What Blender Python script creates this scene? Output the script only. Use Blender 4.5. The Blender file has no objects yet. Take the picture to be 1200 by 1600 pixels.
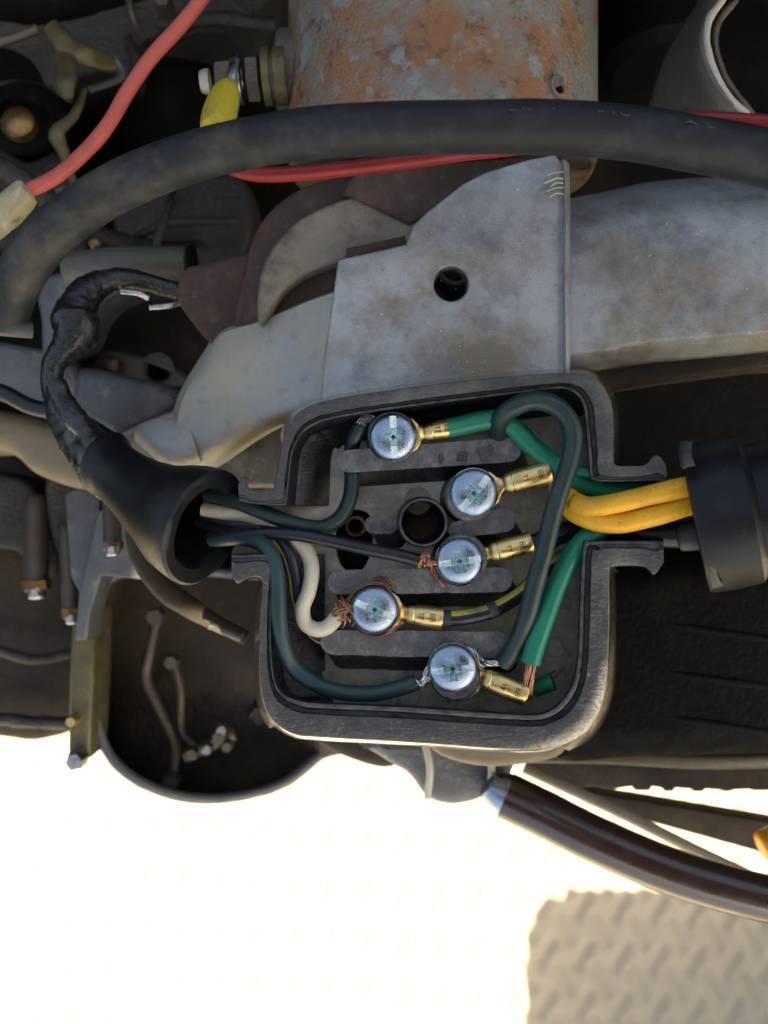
import bpy, bmesh, math, random
from mathutils import Vector, Matrix, noise

# ------------------------------------------------------------------ camera, light, exposure
# one unit is one centimetre (a hand-held close-up of an engine's junction box)
SC = bpy.context.scene
COL = SC.collection
SC.unit_settings.system = 'METRIC'
SC.unit_settings.scale_length = 0.01
D = 17.3          # height of the camera over the rim of the box, cm
S = 0.012         # cm per photograph pixel at the rim of the box

cam_data = bpy.data.cameras.new('camera')
cam = bpy.data.objects.new('camera', cam_data)
COL.objects.link(cam)
cam.location = (0, 0, D)
cam_data.sensor_fit = 'VERTICAL'
cam_data.sensor_height = 24.0
cam_data.lens = 12.0 * D / 9.6
cam_data.clip_start = 0.5
cam_data.clip_end = 20000
cam_data.dof.use_dof = True
cam_data.dof.focus_distance = D + 0.25
cam_data.dof.aperture_fstop = 0.115
SC.camera = cam

SUN_DIR = Vector((0.46, -0.44, 1.0)).normalized()      # towards the sun
world = bpy.data.worlds.new("World")
SC.world = world
world.use_nodes = True
wn = world.node_tree
bg = wn.nodes['Background']
sky = wn.nodes.new('ShaderNodeTexSky')
sky.sky_type = 'NISHITA'
sky.sun_disc = False
sky.sun_elevation = math.asin(SUN_DIR.z)
sky.sun_rotation = math.atan2(SUN_DIR.x, SUN_DIR.y)
wn.links.new(sky.outputs[0], bg.inputs[0])
sky.dust_density = 4.0
sky.ozone_density = 0.6
bg.inputs[1].default_value = 0.093
sun = bpy.data.lights.new('sun', 'SUN')
sun.energy = 5.0
sun.angle = math.radians(0.5)
sun.color = (1.0, 0.93, 0.80)
so = bpy.data.objects.new('sun', sun)
COL.objects.link(so)
so.rotation_euler = SUN_DIR.to_track_quat('Z', 'Y').to_euler()
SC.view_settings.view_transform = 'Standard'
SC.view_settings.look = 'None'
SC.view_settings.exposure = 2.4
SC.view_settings.use_white_balance = True
SC.view_settings.white_balance_temperature = 7900
SC.view_settings.white_balance_tint = 4
SC.view_settings.gamma = 1.0
SC.cycles.use_denoising = True
SC.cycles.max_bounces = 8

random.seed(4)

# ------------------------------------------------------------------ materials
def srgb(r, g, b):
    f = lambda c: (c / 255 / 12.92) if c / 255 <= 0.04045 else ((c / 255 + 0.055) / 1.055) ** 2.4
    return (f(r), f(g), f(b), 1)

def mat(name, base, rough=0.5, metal=0.0, layers=(), bump=0.1, bscale=20, bdist=0.02, rvar=0.12, stretch=(1, 1, 1),
        coat=0.0, stripe=None, spec=0.5, up=None, scratch=None):
    """layers: (colour, scale, low, high, detail) noise masks over the base; up: (colour, amount) dust lying on surfaces that face the sky."""
    m = bpy.data.materials.new(name)
    m.use_nodes = True
    nt = m.node_tree
    N, L = nt.nodes, nt.links
    p = N['Principled BSDF']
    tc = N.new('ShaderNodeTexCoord')
    mp = N.new('ShaderNodeMapping')
    mp.inputs['Scale'].default_value = stretch
    L.new(tc.outputs['Object'], mp.inputs[0])
    cur = None; oi = None
    rgb = N.new('ShaderNodeRGB'); rgb.outputs[0].default_value = base if len(base) == 4 else (*base, 1)
    cur = rgb.outputs[0]
    def mix(fac, a, c):
        x = N.new('ShaderNodeMix'); x.data_type = 'RGBA'
        L.new(fac, x.inputs[0]); L.new(a, x.inputs[6])
        if isinstance(c, tuple): x.inputs[7].default_value = c if len(c) == 4 else (*c, 1)
        else: L.new(c, x.inputs[7])
        return x.outputs[2]
    if stripe:
        uv = N.new('ShaderNodeUVMap'); sx = N.new('ShaderNodeSeparateXYZ'); L.new(uv.outputs[0], sx.inputs[0])
        cmp_ = N.new('ShaderNodeMath'); cmp_.operation = 'COMPARE'
        L.new(sx.outputs[1], cmp_.inputs[0]); cmp_.inputs[1].default_value = stripe[1]; cmp_.inputs[2].default_value = stripe[2]
        cur = mix(cmp_.outputs[0], cur, stripe[0])
    for i, (c, sc_, lo, hi, det) in enumerate(layers):
        n = N.new('ShaderNodeTexNoise'); n.noise_dimensions = '4D'
        oi = oi or N.new('ShaderNodeObjectInfo')
        wm_ = N.new('ShaderNodeMath'); wm_.operation = 'MULTIPLY_ADD'; wm_.inputs[1].default_value = 9; wm_.inputs[2].default_value = i * 3.7 + len(name)
        L.new(oi.outputs['Random'], wm_.inputs[0]); L.new(wm_.outputs[0], n.inputs['W'])
        n.inputs['Scale'].default_value = sc_; n.inputs['Detail'].default_value = det; n.inputs['Roughness'].default_value = 0.70
        L.new(mp.outputs[0], n.inputs['Vector'])
        r = N.new('ShaderNodeMapRange'); r.inputs[1].default_value = lo; r.inputs[2].default_value = hi
        L.new(n.outputs[0], r.inputs[0])
        cur = mix(r.outputs[0], cur, c)
    if up:
        g = N.new('ShaderNodeNewGeometry'); sx = N.new('ShaderNodeSeparateXYZ'); L.new(g.outputs['Normal'], sx.inputs[0])
        r = N.new('ShaderNodeMapRange'); r.inputs[1].default_value = 0.75; r.inputs[2].default_value = 1.0; r.inputs[4].default_value = up[1]
        L.new(sx.outputs[2], r.inputs[0])
        n = N.new('ShaderNodeTexNoise'); n.inputs['Scale'].default_value = up[2] if len(up) > 2 else 3; n.inputs['Detail'].default_value = 8
        L.new(mp.outputs[0], n.inputs['Vector'])
        r2 = N.new('ShaderNodeMapRange'); r2.inputs[1].default_value = 0.32; r2.inputs[2].default_value = 0.62
        L.new(n.outputs[0], r2.inputs[0])
        mm = N.new('ShaderNodeMath'); mm.operation = 'MULTIPLY'; L.new(r.outputs[0], mm.inputs[0]); L.new(r2.outputs[0], mm.inputs[1])
        cur = mix(mm.outputs[0], cur, up[0])
    L.new(cur, p.inputs['Base Color'])
    p.inputs['Metallic'].default_value = metal
    p.inputs['Specular IOR Level'].default_value = spec
    if coat:
        p.inputs['Coat Weight'].default_value = coat; p.inputs['Coat Roughness'].default_value = 0.12
    nr = N.new('ShaderNodeTexNoise'); nr.inputs['Scale'].default_value = bscale * 0.3; nr.inputs['Detail'].default_value = 6
    L.new(mp.outputs[0], nr.inputs['Vector'])
    rr = N.new('ShaderNodeMapRange'); rr.inputs[1].default_value = 0.3; rr.inputs[2].default_value = 0.7
    rr.inputs[3].default_value = max(0.02, rough - rvar); rr.inputs[4].default_value = min(1, rough + rvar)
    L.new(nr.outputs[0], rr.inputs[0]); L.new(rr.outputs[0], p.inputs['Roughness'])
    if bump:
        nb = N.new('ShaderNodeTexNoise'); nb.inputs['Scale'].default_value = bscale; nb.inputs['Detail'].default_value = 5
        L.new(mp.outputs[0], nb.inputs['Vector'])
        h = nb.outputs[0]
        if scratch:
            ms = N.new('ShaderNodeMapping'); ms.inputs['Scale'].default_value = scratch
            L.new(tc.outputs['Object'], ms.inputs[0])
            ns = N.new('ShaderNodeTexNoise'); ns.inputs['Scale'].default_value = 1; ns.inputs['Detail'].default_value = 4
            L.new(ms.outputs[0], ns.inputs['Vector'])
            ad = N.new('ShaderNodeMath'); ad.operation = 'ADD'; L.new(h, ad.inputs[0]); L.new(ns.outputs[0], ad.inputs[1]); h = ad.outputs[0]
        b = N.new('ShaderNodeBump'); b.inputs['Strength'].default_value = bump; b.inputs['Distance'].default_value = bdist
        L.new(h, b.inputs['Height']); L.new(b.outputs[0], p.inputs['Normal'])
    return m

DUST = (0.20, 0.165, 0.115, 1)
PLASTIC = mat('black_plastic', (0.007, 0.009, 0.015), 0.34, 0, [((0.025, 0.024, 0.024), 1.5, 0.5, 0.75, 6), ((0.08, 0.07, 0.05), 6, 0.62, 0.8, 8)],
              0.5, 26, 0.02, 0.14, up=((0.110, 0.103, 0.095, 1), 0.5, 4), scratch=(3, 30, 3))
RIM = mat('worn_plastic_rim', (0.034, 0.033, 0.033), 0.48, 0, [((0.05, 0.048, 0.05), 5, 0.5, 0.7, 8), ((0.20, 0.18, 0.145), 8, 0.56, 0.76, 12), ((0.10, 0.092, 0.08), 0.8, 0.5, 0.66, 8), ((0.018, 0.018, 0.02), 5, 0.60, 0.70, 10)],
          0.7, 12, 0.035, 0.15, scratch=(6, 16, 4))
RIDGE = mat('ridge_plastic', (0.062, 0.061, 0.064), 0.55, 0, [((0.15, 0.14, 0.13), 5, 0.46, 0.66, 10), ((0.03, 0.018, 0.03), 4, 0.6, 0.75, 6)],
            0.8, 22, 0.025, 0.14, scratch=(30, 8, 4))
FLOORP = mat('dusty_plastic', (0.26, 0.235, 0.19), 0.28, 0, [((0.42, 0.37, 0.28), 1.6, 0.42, 0.62, 8), ((0.03, 0.032, 0.045), 2.2, 0.58, 0.7, 8)],
             0.4, 20, 0.012, 0.12, scratch=(20, 3, 3))
ALU = mat('cast_aluminium', (0.33, 0.345, 0.36), 0.38, 0.5, [((0.20, 0.17, 0.13), 0.5, 0.46, 0.62, 12), ((0.13, 0.145, 0.17), 1.4, 0.5, 0.72, 10), ((0.30, 0.26, 0.19), 18, 0.58, 0.70, 5),
          ((0.62, 0.62, 0.62), 13, 0.675, 0.70, 3), ((0.05, 0.045, 0.045), 11, 0.66, 0.72, 5)], 0.85, 32, 0.02, 0.1)
ALU_BROWN = mat('dirty_cast_aluminium', (0.23, 0.20, 0.16), 0.58, 0.3, [((0.10, 0.075, 0.055), 0.9, 0.45, 0.62, 9), ((0.24, 0.20, 0.15), 3, 0.5, 0.7, 8),
          ((0.65, 0.63, 0.6), 14, 0.675, 0.70, 3)], 0.85, 26, 0.025, 0.1)
ALU_TAN = mat('dusty_web_aluminium', (0.33, 0.34, 0.35), 0.6, 0.3, [((0.40, 0.35, 0.25), 0.8, 0.4, 0.62, 8), ((0.2, 0.21, 0.24), 2.5, 0.55, 0.75, 8)], 0.7, 26, 0.02, 0.1)
RUST_FLANGE = mat('rusty_iron', (0.060, 0.036, 0.028), 0.75, 0.1, [((0.11, 0.045, 0.028), 1.8, 0.5, 0.66, 8), ((0.11, 0.09, 0.08), 3, 0.55, 0.72, 8)], 0.8, 22, 0.03, 0.1)
RUST = mat('rusted_motor_steel', (0.15, 0.163, 0.155), 0.56, 0.3, [((0.20, 0.15, 0.105), 0.8, 0.47, 0.60, 14), ((0.24, 0.105, 0.048), 0.55, 0.46, 0.57, 15), ((0.095, 0.046, 0.03), 2.2, 0.54, 0.64, 14),
          ((0.20, 0.222, 0.212), 2.2, 0.53, 0.62, 15), ((0.28, 0.14, 0.065), 6, 0.62, 0.70, 12), ((0.025, 0.025, 0.028), 7, 0.63, 0.72, 8)], 1.0, 13, 0.05, 0.12)
RUBBER = mat('dusty_rubber', (0.016, 0.017, 0.019), 0.56, 0, [((0.055, 0.055, 0.055), 1.2, 0.45, 0.7, 8), ((0.12, 0.105, 0.08), 9, 0.66, 0.76, 5)], 0.55, 42, 0.012, 0.1)
HOSE = mat('cable_rubber', (0.012, 0.0135, 0.016), 0.46, 0, [((0.085, 0.07, 0.05), 0.5, 0.52, 0.72, 8), ((0.028, 0.030, 0.034), 2.5, 0.5, 0.7, 8), ((0.2, 0.18, 0.15), 12, 0.70, 0.78, 5)], 0.8, 48, 0.014, 0.1, spec=0.22)
BOOT = mat('cap_rubber', (0.005, 0.006, 0.008), 0.40, 0, [((0.026, 0.022, 0.018), 1.5, 0.52, 0.78, 8), ((0.12, 0.095, 0.06), 14, 0.66, 0.74, 5)], 0.45, 45, 0.010, 0.1, spec=0.25)
TAPE = mat('loom_tape', (0.010, 0.011, 0.013), 0.28, 0, [((0.15, 0.14, 0.125), 0.9, 0.56, 0.70, 8), ((0.03, 0.03, 0.033), 2, 0.5, 0.7, 6)], 0.5, 15, 0.03, 0.1)
def wire_mat(name, c, dirt=(0.05, 0.045, 0.03), rough=0.42, stripe=None, dirtlo=0.57):
    return mat(name, c, rough, 0, [(tuple(x * 0.72 for x in c[:3]), 1.2, 0.45, 0.7, 4), (dirt, 14, dirtlo + 0.06, dirtlo + 0.14, 6), (dirt, 3.0, 0.62, 0.85, 8)], 0.3, 26, 0.012, 0.08, stripe=stripe, spec=0.38)
GREEN = wire_mat('green_insulation', (0.0, 0.155, 0.088), rough=0.38)
DKGREEN = wire_mat('dark_green_insulation', (0.011, 0.027, 0.026), (0.12, 0.11, 0.10), 0.40)
TEAL = wire_mat('faded_teal_insulation', (0.016, 0.040, 0.045), (0.14, 0.12, 0.10), 0.42)
YELLOW = wire_mat('yellow_insulation', (0.70, 0.34, 0.018), (0.12, 0.06, 0.02), 0.42, dirtlo=0.53)
BLACKW = wire_mat('black_insulation', (0.008, 0.009, 0.013), (0.09, 0.08, 0.07), 0.33)
WHITE = wire_mat('cream_insulation', (0.56, 0.50, 0.39), (0.16, 0.11, 0.06), 0.45)
STRIPE_D = wire_mat('black_insulation_yellow_stripe', (0.010, 0.010, 0.014), (0.08, 0.07, 0.06), 0.35, stripe=((0.40, 0.33, 0.05, 1), 0.86, 0.075))
STRIPE_L = wire_mat('black_insulation_gold_stripe', (0.014, 0.013, 0.024), (0.08, 0.07, 0.06), 0.35, stripe=((0.62, 0.43, 0.10, 1), 0.17, 0.10))
RED = wire_mat('red_insulation', (0.22, 0.014, 0.012), (0.3, 0.05, 0.04), 0.45, dirtlo=0.7)
REDF = wire_mat('faded_red_insulation', (0.42, 0.075, 0.06), (0.3, 0.08, 0.06), 0.5, dirtlo=0.7)
SLOTSKY = mat('bare_driver_recess', (0.80, 0.90, 0.92), 0.30, 0.5, [((0.40, 0.62, 0.70), 7, 0.50, 0.7, 8)], 0.5, 40, 0.01, 0.1)  # bright slot faces: sky reflection put into the colour
TEALSKY = mat('chromated_recess', (0.30, 0.52, 0.60), 0.30, 0.6, [((0.62, 0.78, 0.82), 10, 0.52, 0.62, 6), ((0.06, 0.10, 0.12), 12, 0.60, 0.70, 5)], 0.4, 40, 0.01, 0.1)  # cross recess: teal sky reflection coloured in, darker than the slots
BRASS = mat('brass', (0.70, 0.50, 0.21), 0.36, 1.0, [((0.36, 0.23, 0.09), 3.5, 0.5, 0.75, 8), ((0.12, 0.07, 0.03), 9, 0.68, 0.8, 6)], 0.35, 18, 0.012, 0.1)
BRASS_DK = mat('stamped_brass', (0.12, 0.075, 0.03), 0.5, 1.0, [], 0.1, 20, 0.01)
ZINC = mat('zinc_plated_steel', (0.25, 0.32, 0.41), 0.34, 1.0, [((0.40, 0.36, 0.42), 2.2, 0.5, 0.75, 4), ((0.19, 0.23, 0.30), 5, 0.50, 0.8, 8), ((0.12, 0.10, 0.09), 18, 0.72, 0.80, 6)], 0.45, 30, 0.012, 0.12)
STEEL = mat('grey_steel', (0.42, 0.42, 0.43), 0.32, 1.0, [((0.18, 0.16, 0.14), 4, 0.55, 0.75, 6)], 0.3, 20, 0.02, 0.1)
DULLSTEEL = mat('dirty_steel', (0.085, 0.075, 0.062), 0.5, 0.6, [((0.10, 0.06, 0.035), 2, 0.45, 0.7, 8)], 0.6, 18, 0.03, 0.1)
COPPER = mat('copper_strand', (0.34, 0.155, 0.095), 0.38, 0.9, [((0.12, 0.065, 0.045), 6, 0.5, 0.7, 5)], 0.2, 40, 0.01)
OUTER = mat('outer_box_plastic', (0.05, 0.042, 0.030), 0.25, 0, [((0.012, 0.011, 0.010), 2, 0.5, 0.7, 8)], 0.5, 16, 0.02, 0.1, coat=1.0)
TINNED = mat('tinned_strand', (0.50, 0.50, 0.50), 0.32, 1.0, [((0.20, 0.17, 0.15), 7, 0.55, 0.75, 5)], 0.2, 40, 0.01)
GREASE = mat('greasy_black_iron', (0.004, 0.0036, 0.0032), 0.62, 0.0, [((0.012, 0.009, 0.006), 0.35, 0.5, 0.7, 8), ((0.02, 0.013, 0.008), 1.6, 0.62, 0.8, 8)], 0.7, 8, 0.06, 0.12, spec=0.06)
BROWNGR = mat('dirty_brown_cover', (0.030, 0.024, 0.020), 0.6, 0.0, [((0.05, 0.036, 0.024), 0.4, 0.45, 0.65, 8), ((0.012, 0.010, 0.010), 1.6, 0.5, 0.8, 8)], 0.6, 8, 0.05, 0.1, spec=0.12)
OLIVE = mat('olive_plated_bracket', (0.10, 0.083, 0.04), 0.5, 0.4, [((0.05, 0.04, 0.025), 1.2, 0.45, 0.68, 8)], 0.5, 10, 0.04, 0.1)
BLUEGR = mat('blue_grey_bracket', (0.088, 0.092, 0.098), 0.5, 0.3, [((0.06, 0.055, 0.05), 0.8, 0.5, 0.7, 8), ((0.24, 0.21, 0.16), 1.6, 0.55, 0.75, 8)], 0.6, 12, 0.04, 0.1)
TANCOV = mat('tan_dusty_cover', (0.15, 0.115, 0.07), 0.6, 0.1, [((0.14, 0.105, 0.07), 0.5, 0.45, 0.7, 8)], 0.5, 10, 0.03, 0.1)
PIPEGR = mat('grey_olive_pipe', (0.085, 0.080, 0.066), 0.55, 0.2, [((0.07, 0.065, 0.05), 1.2, 0.45, 0.7, 8), ((0.4, 0.38, 0.33), 12, 0.71, 0.76, 4)], 0.6, 18, 0.03, 0.1)
SHINE = mat('glossy_dark_tube', (0.030, 0.013, 0.011), 0.30, 0.0, [((0.02, 0.018, 0.018), 0.5, 0.45, 0.7, 5)], 0.1, 6, 0.02, 0.06, coat=0.35)
YELSLEEVE = mat('yellow_vinyl_sleeve', (0.42, 0.34, 0.03), 0.4, 0, [((0.10, 0.075, 0.05), 1.4, 0.52, 0.66, 5)], 0.25, 12, 0.02, 0.1)
GRIMYSLEEVE = mat('grimy_sleeve', (0.29, 0.24, 0.13), 0.5, 0, [((0.40, 0.38, 0.31), 1.2, 0.45, 0.65, 5), ((0.08, 0.065, 0.04), 3, 0.56, 0.75, 5)], 0.4, 12, 0.03, 0.1)
CREAM = mat('cream_tube', (0.26, 0.21, 0.14), 0.35, 0, [((0.16, 0.12, 0.08), 1.0, 0.5, 0.75, 5)], 0.3, 10, 0.02, 0.1)
ORANGE = mat('orange_plastic', (0.75, 0.30, 0.02), 0.4, 0, [], 0.1, 10)
MATM = mat('beige_floor_mat', (0.335, 0.29, 0.22), 0.85, 0, [((0.295, 0.255, 0.195), 0.12, 0.4, 0.65, 8)], 0.5, 3, 0.08, 0.05)
GROUNDM = mat('dusty_concrete', (0.5, 0.45, 0.36), 0.9, 0, [((0.30, 0.27, 0.21), 0.01, 0.4, 0.65, 10)], 0.5, 0.6, 0.3, 0.05)
DULLBRASS = mat('dull_brass', (0.24, 0.15, 0.06), 0.42, 0.9, [((0.06, 0.045, 0.03), 2.0, 0.45, 0.65, 6)], 0.4, 14, 0.03, 0.1)
CORE = mat('cut_copper_core', (0.05, 0.03, 0.02), 0.7, 0, [], 0.3, 40)

# ------------------------------------------------------------------ helpers
def deep(z):
    # parts further back than the housing sit well behind it
    return -4.2 + (z + 4.2) * 2.1 if -20 < z < -4.2 else z

def W(px, py, z=0.0):
    z = deep(z)
    k = S * (D - z) / D
    return Vector(((px - 600) * k, (800 - py) * k, z))

def K(z):
    z = deep(z)
    return S * (D - z) / D

def link(name, me, material, parent=None):
    o = bpy.data.objects.new(name, me)
    COL.objects.link(o)
    if material and not me.materials: me.materials.append(material)
    if parent:
        o.parent = parent
        o.matrix_parent_inverse = (PM[parent.name] if parent.name in PM else Matrix()).inverted()
    return o

PM = {}
def thing(name, label, cat, loc=(0, 0, 0), group=None):
    o = bpy.data.objects.new(name, None)
    o.empty_display_size = 0.3
    COL.objects.link(o)
    o.location = loc
    PM[o.name] = Matrix.Translation(Vector(loc))
    tag(o, label, cat, group)
    return o

def tag(o, label, cat, group=None):
    o['label'] = label; o['category'] = cat
    if group: o['group'] = group
    return o

def finish(bm, smooth=40):
    bmesh.ops.recalc_face_normals(bm, faces=bm.faces)
    if smooth:
        a = math.radians(smooth)
        for f in bm.faces: f.smooth = True
        for e in bm.edges:
            if len(e.link_faces) == 2 and e.calc_face_angle(0) > a: e.smooth = False
    me = bpy.data.meshes.new('m')
    bm.to_mesh(me); bm.free()
    return me

def cr(pts, n=8, closed=False):
    """Catmull-Rom through tuples of any length."""
    out = []
    m = len(pts)
    rng = range(m if closed else m - 1)
    for i in rng:
        if closed: a, b, c, d = pts[(i - 1) % m], pts[i], pts[(i + 1) % m], pts[(i + 2) % m]
        else:
            b, c = pts[i], pts[i + 1]
            a = pts[i - 1] if i else tuple(2 * x - y for x, y in zip(b, c))
            d = pts[i + 2] if i + 2 < m else tuple(2 * y - x for x, y in zip(b, c))
        for k in range(n):
            t = k / n
            out.append(tuple(0.5 * (2 * q + (r - p) * t + (2 * p - 5 * q + 4 * r - s) * t * t + (3 * q - p - 3 * r + s) * t ** 3) for p, q, r, s in zip(a, b, c, d)))
    if not closed: out.append(tuple(pts[-1]))
    return out

def add_tube(bm, path, rad, n=16, wob=0.0, spiral=0.0, cap=True, uv=None, up=Vector((0, 0, 1)), dome=False, flat=1.0):
    """path: world Vectors, rad: list of radii."""
    if dome:
        d0 = (path[0] - path[1]).normalized(); d1 = (path[-1] - path[-2]).normalized()
        r0, r1 = rad[0], rad[-1]
        path = [path[0] + d0 * r0 * .22, path[0] + d0 * r0 * .15] + list(path) + [path[-1] + d1 * r1 * .15, path[-1] + d1 * r1 * .22]
        rad = [r0 * .6, r0 * .88] + list(rad) + [r1 * .88, r1 * .6]
    rings = []
    m = len(path)
    nrm = None
    dist = 0
    dl = [0]
    for i in range(m):
        t = (path[min(i + 1, m - 1)] - path[max(i - 1, 0)]).normalized()
        if nrm is None:
            nrm = up - t * up.dot(t)
            if nrm.length < 1e-4: nrm = Vector((0, 1, 0)) - t * t.y
        nrm = (nrm - t * nrm.dot(t)).normalized()
        bi = t.cross(nrm)
        if i: dist += (path[i] - path[i - 1]).length
        if i: dl.append(dist)
        ring = []
        for k in range(n):
            a = 2 * math.pi * k / n
            r = rad[i]
            if wob:
                p0 = path[i] + nrm * math.cos(a) * r + bi * math.sin(a) * r
                r *= 1 + wob * noise.noise(p0 * 1.6) + wob * 0.5 * noise.noise(p0 * 4.3)
            if spiral:
                ph = (dist / (rad[i] * 1.1) + k / n) % 1.0
                r *= 1 + spiral * (1 - ph)
            ring.append(bm.verts.new(path[i] + nrm * math.cos(a) * r * flat + bi * math.sin(a) * r))
        rings.append(ring)
    lay = bm.loops.layers.uv.verify() if uv else None
    for i in range(m - 1):
        for k in range(n):
            f = bm.faces.new((rings[i][k], rings[i][(k + 1) % n], rings[i + 1][(k + 1) % n], rings[i + 1][k]))
            if lay:
                for lp, (u, v) in zip(f.loops, ((dl[i], k / n), (dl[i], (k + 1) / n), (dl[i + 1], (k + 1) / n), (dl[i + 1], k / n))):
                    lp[lay].uv = (u, v)
    if cap:
        bm.faces.new(rings[0][::-1]); bm.faces.new(rings[-1])
    return rings

def tube(name, pts, r, material, parent=None, n=16, sub=8, **kw):
    """pts: (photo x, photo y, z[, r in photo px])"""
    if name == 'insulation': kw.setdefault('wob', .035); n = max(n, 24)
    full = [(*p, r) if len(p) == 3 else p for p in pts]
    c = cr(full, sub)
    path = [W(*p[:3]) for p in c]
    rad = [p[3] * K(p[2]) for p in c]
    bm = bmesh.new()
    add_tube(bm, path, rad, n, **kw)
    return link(name, finish(bm, 50), material, parent)

def strands(name, pts, material, parent, count=7, spread=6, r=1.3, turns=1.5, fray=0.0):
    """fine wires twisted about a path; too thin to pick apart singly"""
    c = cr(pts, 8)
    m = len(c)
    base = [W(*p) for p in c]
    bm = bmesh.new()
    for s in range(count):
        ph = 2 * math.pi * s / count + random.random()
        rr = spread * (0.45 + 0.55 * random.random()) if s else 0
        path = []
        for i, p in enumerate(base):
            t = (base[min(i + 1, m - 1)] - base[max(i - 1, 0)]).normalized()
            n1 = t.cross(Vector((0, 0, 1)))
            if n1.length < 1e-3: n1 = Vector((1, 0, 0))
            n1.normalize(); n2 = t.cross(n1)
            u = i / (m - 1)
            a = ph + turns * 2 * math.pi * u
            k = K(c[i][2]) * rr * (1 + fray * u * 2)
            path.append(p + n1 * math.cos(a) * k + n2 * math.sin(a) * k)
        add_tube(bm, path, [r * K(0) * random.uniform(.8, 1.15)] * m, 6)
    o = link(name, finish(bm, 60), material, parent)
    o['kind'] = 'stuff'
    return o

def plate(name, outline, zt, zb, material, parent=None, bevel=0.06, holes=(), sm=0, mat_wob=0.0, seg=2):
    """a slab traced at height zt: outline in photo px, holes as (x, y, r) or outlines"""
    z_in = zt
    zt, zb = deep(zt), deep(zb)
    cu = bpy.data.curves.new('c', 'CURVE')
    cu.dimensions = '2D'; cu.fill_mode = 'BOTH'
    cu.extrude = max(0.001, (zt - zb) / 2 - bevel); cu.bevel_depth = bevel; cu.bevel_resolution = seg; cu.offset = -bevel
    def add(pp):
        sp = cu.splines.new('POLY'); sp.points.add(len(pp) - 1)
        for i, p in enumerate(pp):
            w = W(p[0], p[1], z_in); sp.points[i].co = (w.x, w.y, 0, 1)
        sp.use_cyclic_u = True
    pp = cr([tuple(map(float, p)) for p in outline], sm, True) if sm else outline
    if mat_wob:
        pp = [(x + mat_wob * noise.noise(Vector((x * .05, y * .05, 0))), y + mat_wob * noise.noise(Vector((x * .05, y * .05, 7)))) for x, y in pp]
    add(pp)
    for h in holes:
        if isinstance(h, tuple): add([(h[0] + h[2] * math.cos(-2 * math.pi * k / 40), h[1] + h[2] * math.sin(-2 * math.pi * k / 40)) for k in range(40)])
        else: add(h)
    tmp = bpy.data.objects.new('t', cu); COL.objects.link(tmp)
    tmp.location = (0, 0, 0)
    dg = bpy.context.evaluated_depsgraph_get(); dg.update()
    me = bpy.data.meshes.new_from_object(tmp.evaluated_get(dg), depsgraph=dg)
    bpy.data.objects.remove(tmp); bpy.data.curves.remove(cu)
    me.transform(Matrix.Translation((0, 0, (zt + zb) / 2)))
    bm = bmesh.new(); bm.from_mesh(me)
    bmesh.ops.remove_doubles(bm, verts=bm.verts, dist=0.0005)
    return link(name, finish(bm, 32), material, parent)

def world_plate(name, outline, zt, zb, material, parent=None, bevel=0.02, holes=()):
    inv = lambda p: (p[0] / K(zt) + 600, 800 - p[1] / K(zt))
    return plate(name, [inv(p) for p in outline], zt, zb, material, parent, bevel, [[inv(q) for q in h] for h in holes])

def grid(name, rows, material, parent=None, sub=6, thick=0.0, wob=0.0, n2=None):
    """a smooth sheet through rows of (photo x, photo y, z)"""
    rr = [cr(r, n2 or sub) for r in rows]
    cols = [cr([r[j] for r in rr], sub) for j in range(len(rr[0]))]
    bm = bmesh.new()
    V = []
    for c in cols:
        col = []
        for p in c:
            w = W(*p)
            if wob: w.z += wob * noise.noise(w * 0.9) + wob * .4 * noise.noise(w * 2.7)
            col.append(bm.verts.new(w))
        V.append(col)
    for i in range(len(V) - 1):
        for j in range(len(V[0]) - 1):
            bm.faces.new((V[i][j], V[i][j + 1], V[i + 1][j + 1], V[i + 1][j]))
    me = finish(bm, 50)
    o = link(name, me, material, parent)
    if thick:
        md = o.modifiers.new('s', 'SOLIDIFY'); md.thickness = thick; md.offset = -1
    return o

def lathe(name, org, axis, prof, material, parent=None, n=40, wob=0.0, caps=(False, False), oval=None):
    """prof: (distance along the axis, radius) in cm"""
    axis = axis.normalized()
    u = axis.cross(Vector((0, 0, 1)));
    if u.length < 1e-3: u = Vector((1, 0, 0))
    u.normalize(); v = axis.cross(u)
    if org.z < -4.2:     # keep the apparent size of what was set further back
        f = (D - org.z) / (D - (-4.2 + (org.z + 4.2) / 2.1)); prof = [(a * f, b * f) for a, b in prof]
    bm = bmesh.new(); R = []
    for t, r in prof:
        ring = []
        for k in range(n):
            a = 2 * math.pi * k / n
            rr = r
            p = org + axis * t + (u * math.cos(a) + v * math.sin(a)) * rr
            if wob: p += (u * math.cos(a) + v * math.sin(a)) * wob * noise.noise(p * 1.5)
            ring.append(bm.verts.new(p))
        R.append(ring)
    for i in range(len(R) - 1):
        for k in range(n): bm.faces.new((R[i][k], R[i][(k + 1) % n], R[i + 1][(k + 1) % n], R[i + 1][k]))
    if caps[0]: bm.faces.new(R[0][::-1])
    if caps[1]: bm.faces.new(R[-1])
    return link(name, finish(bm, 38), material, parent)

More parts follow.
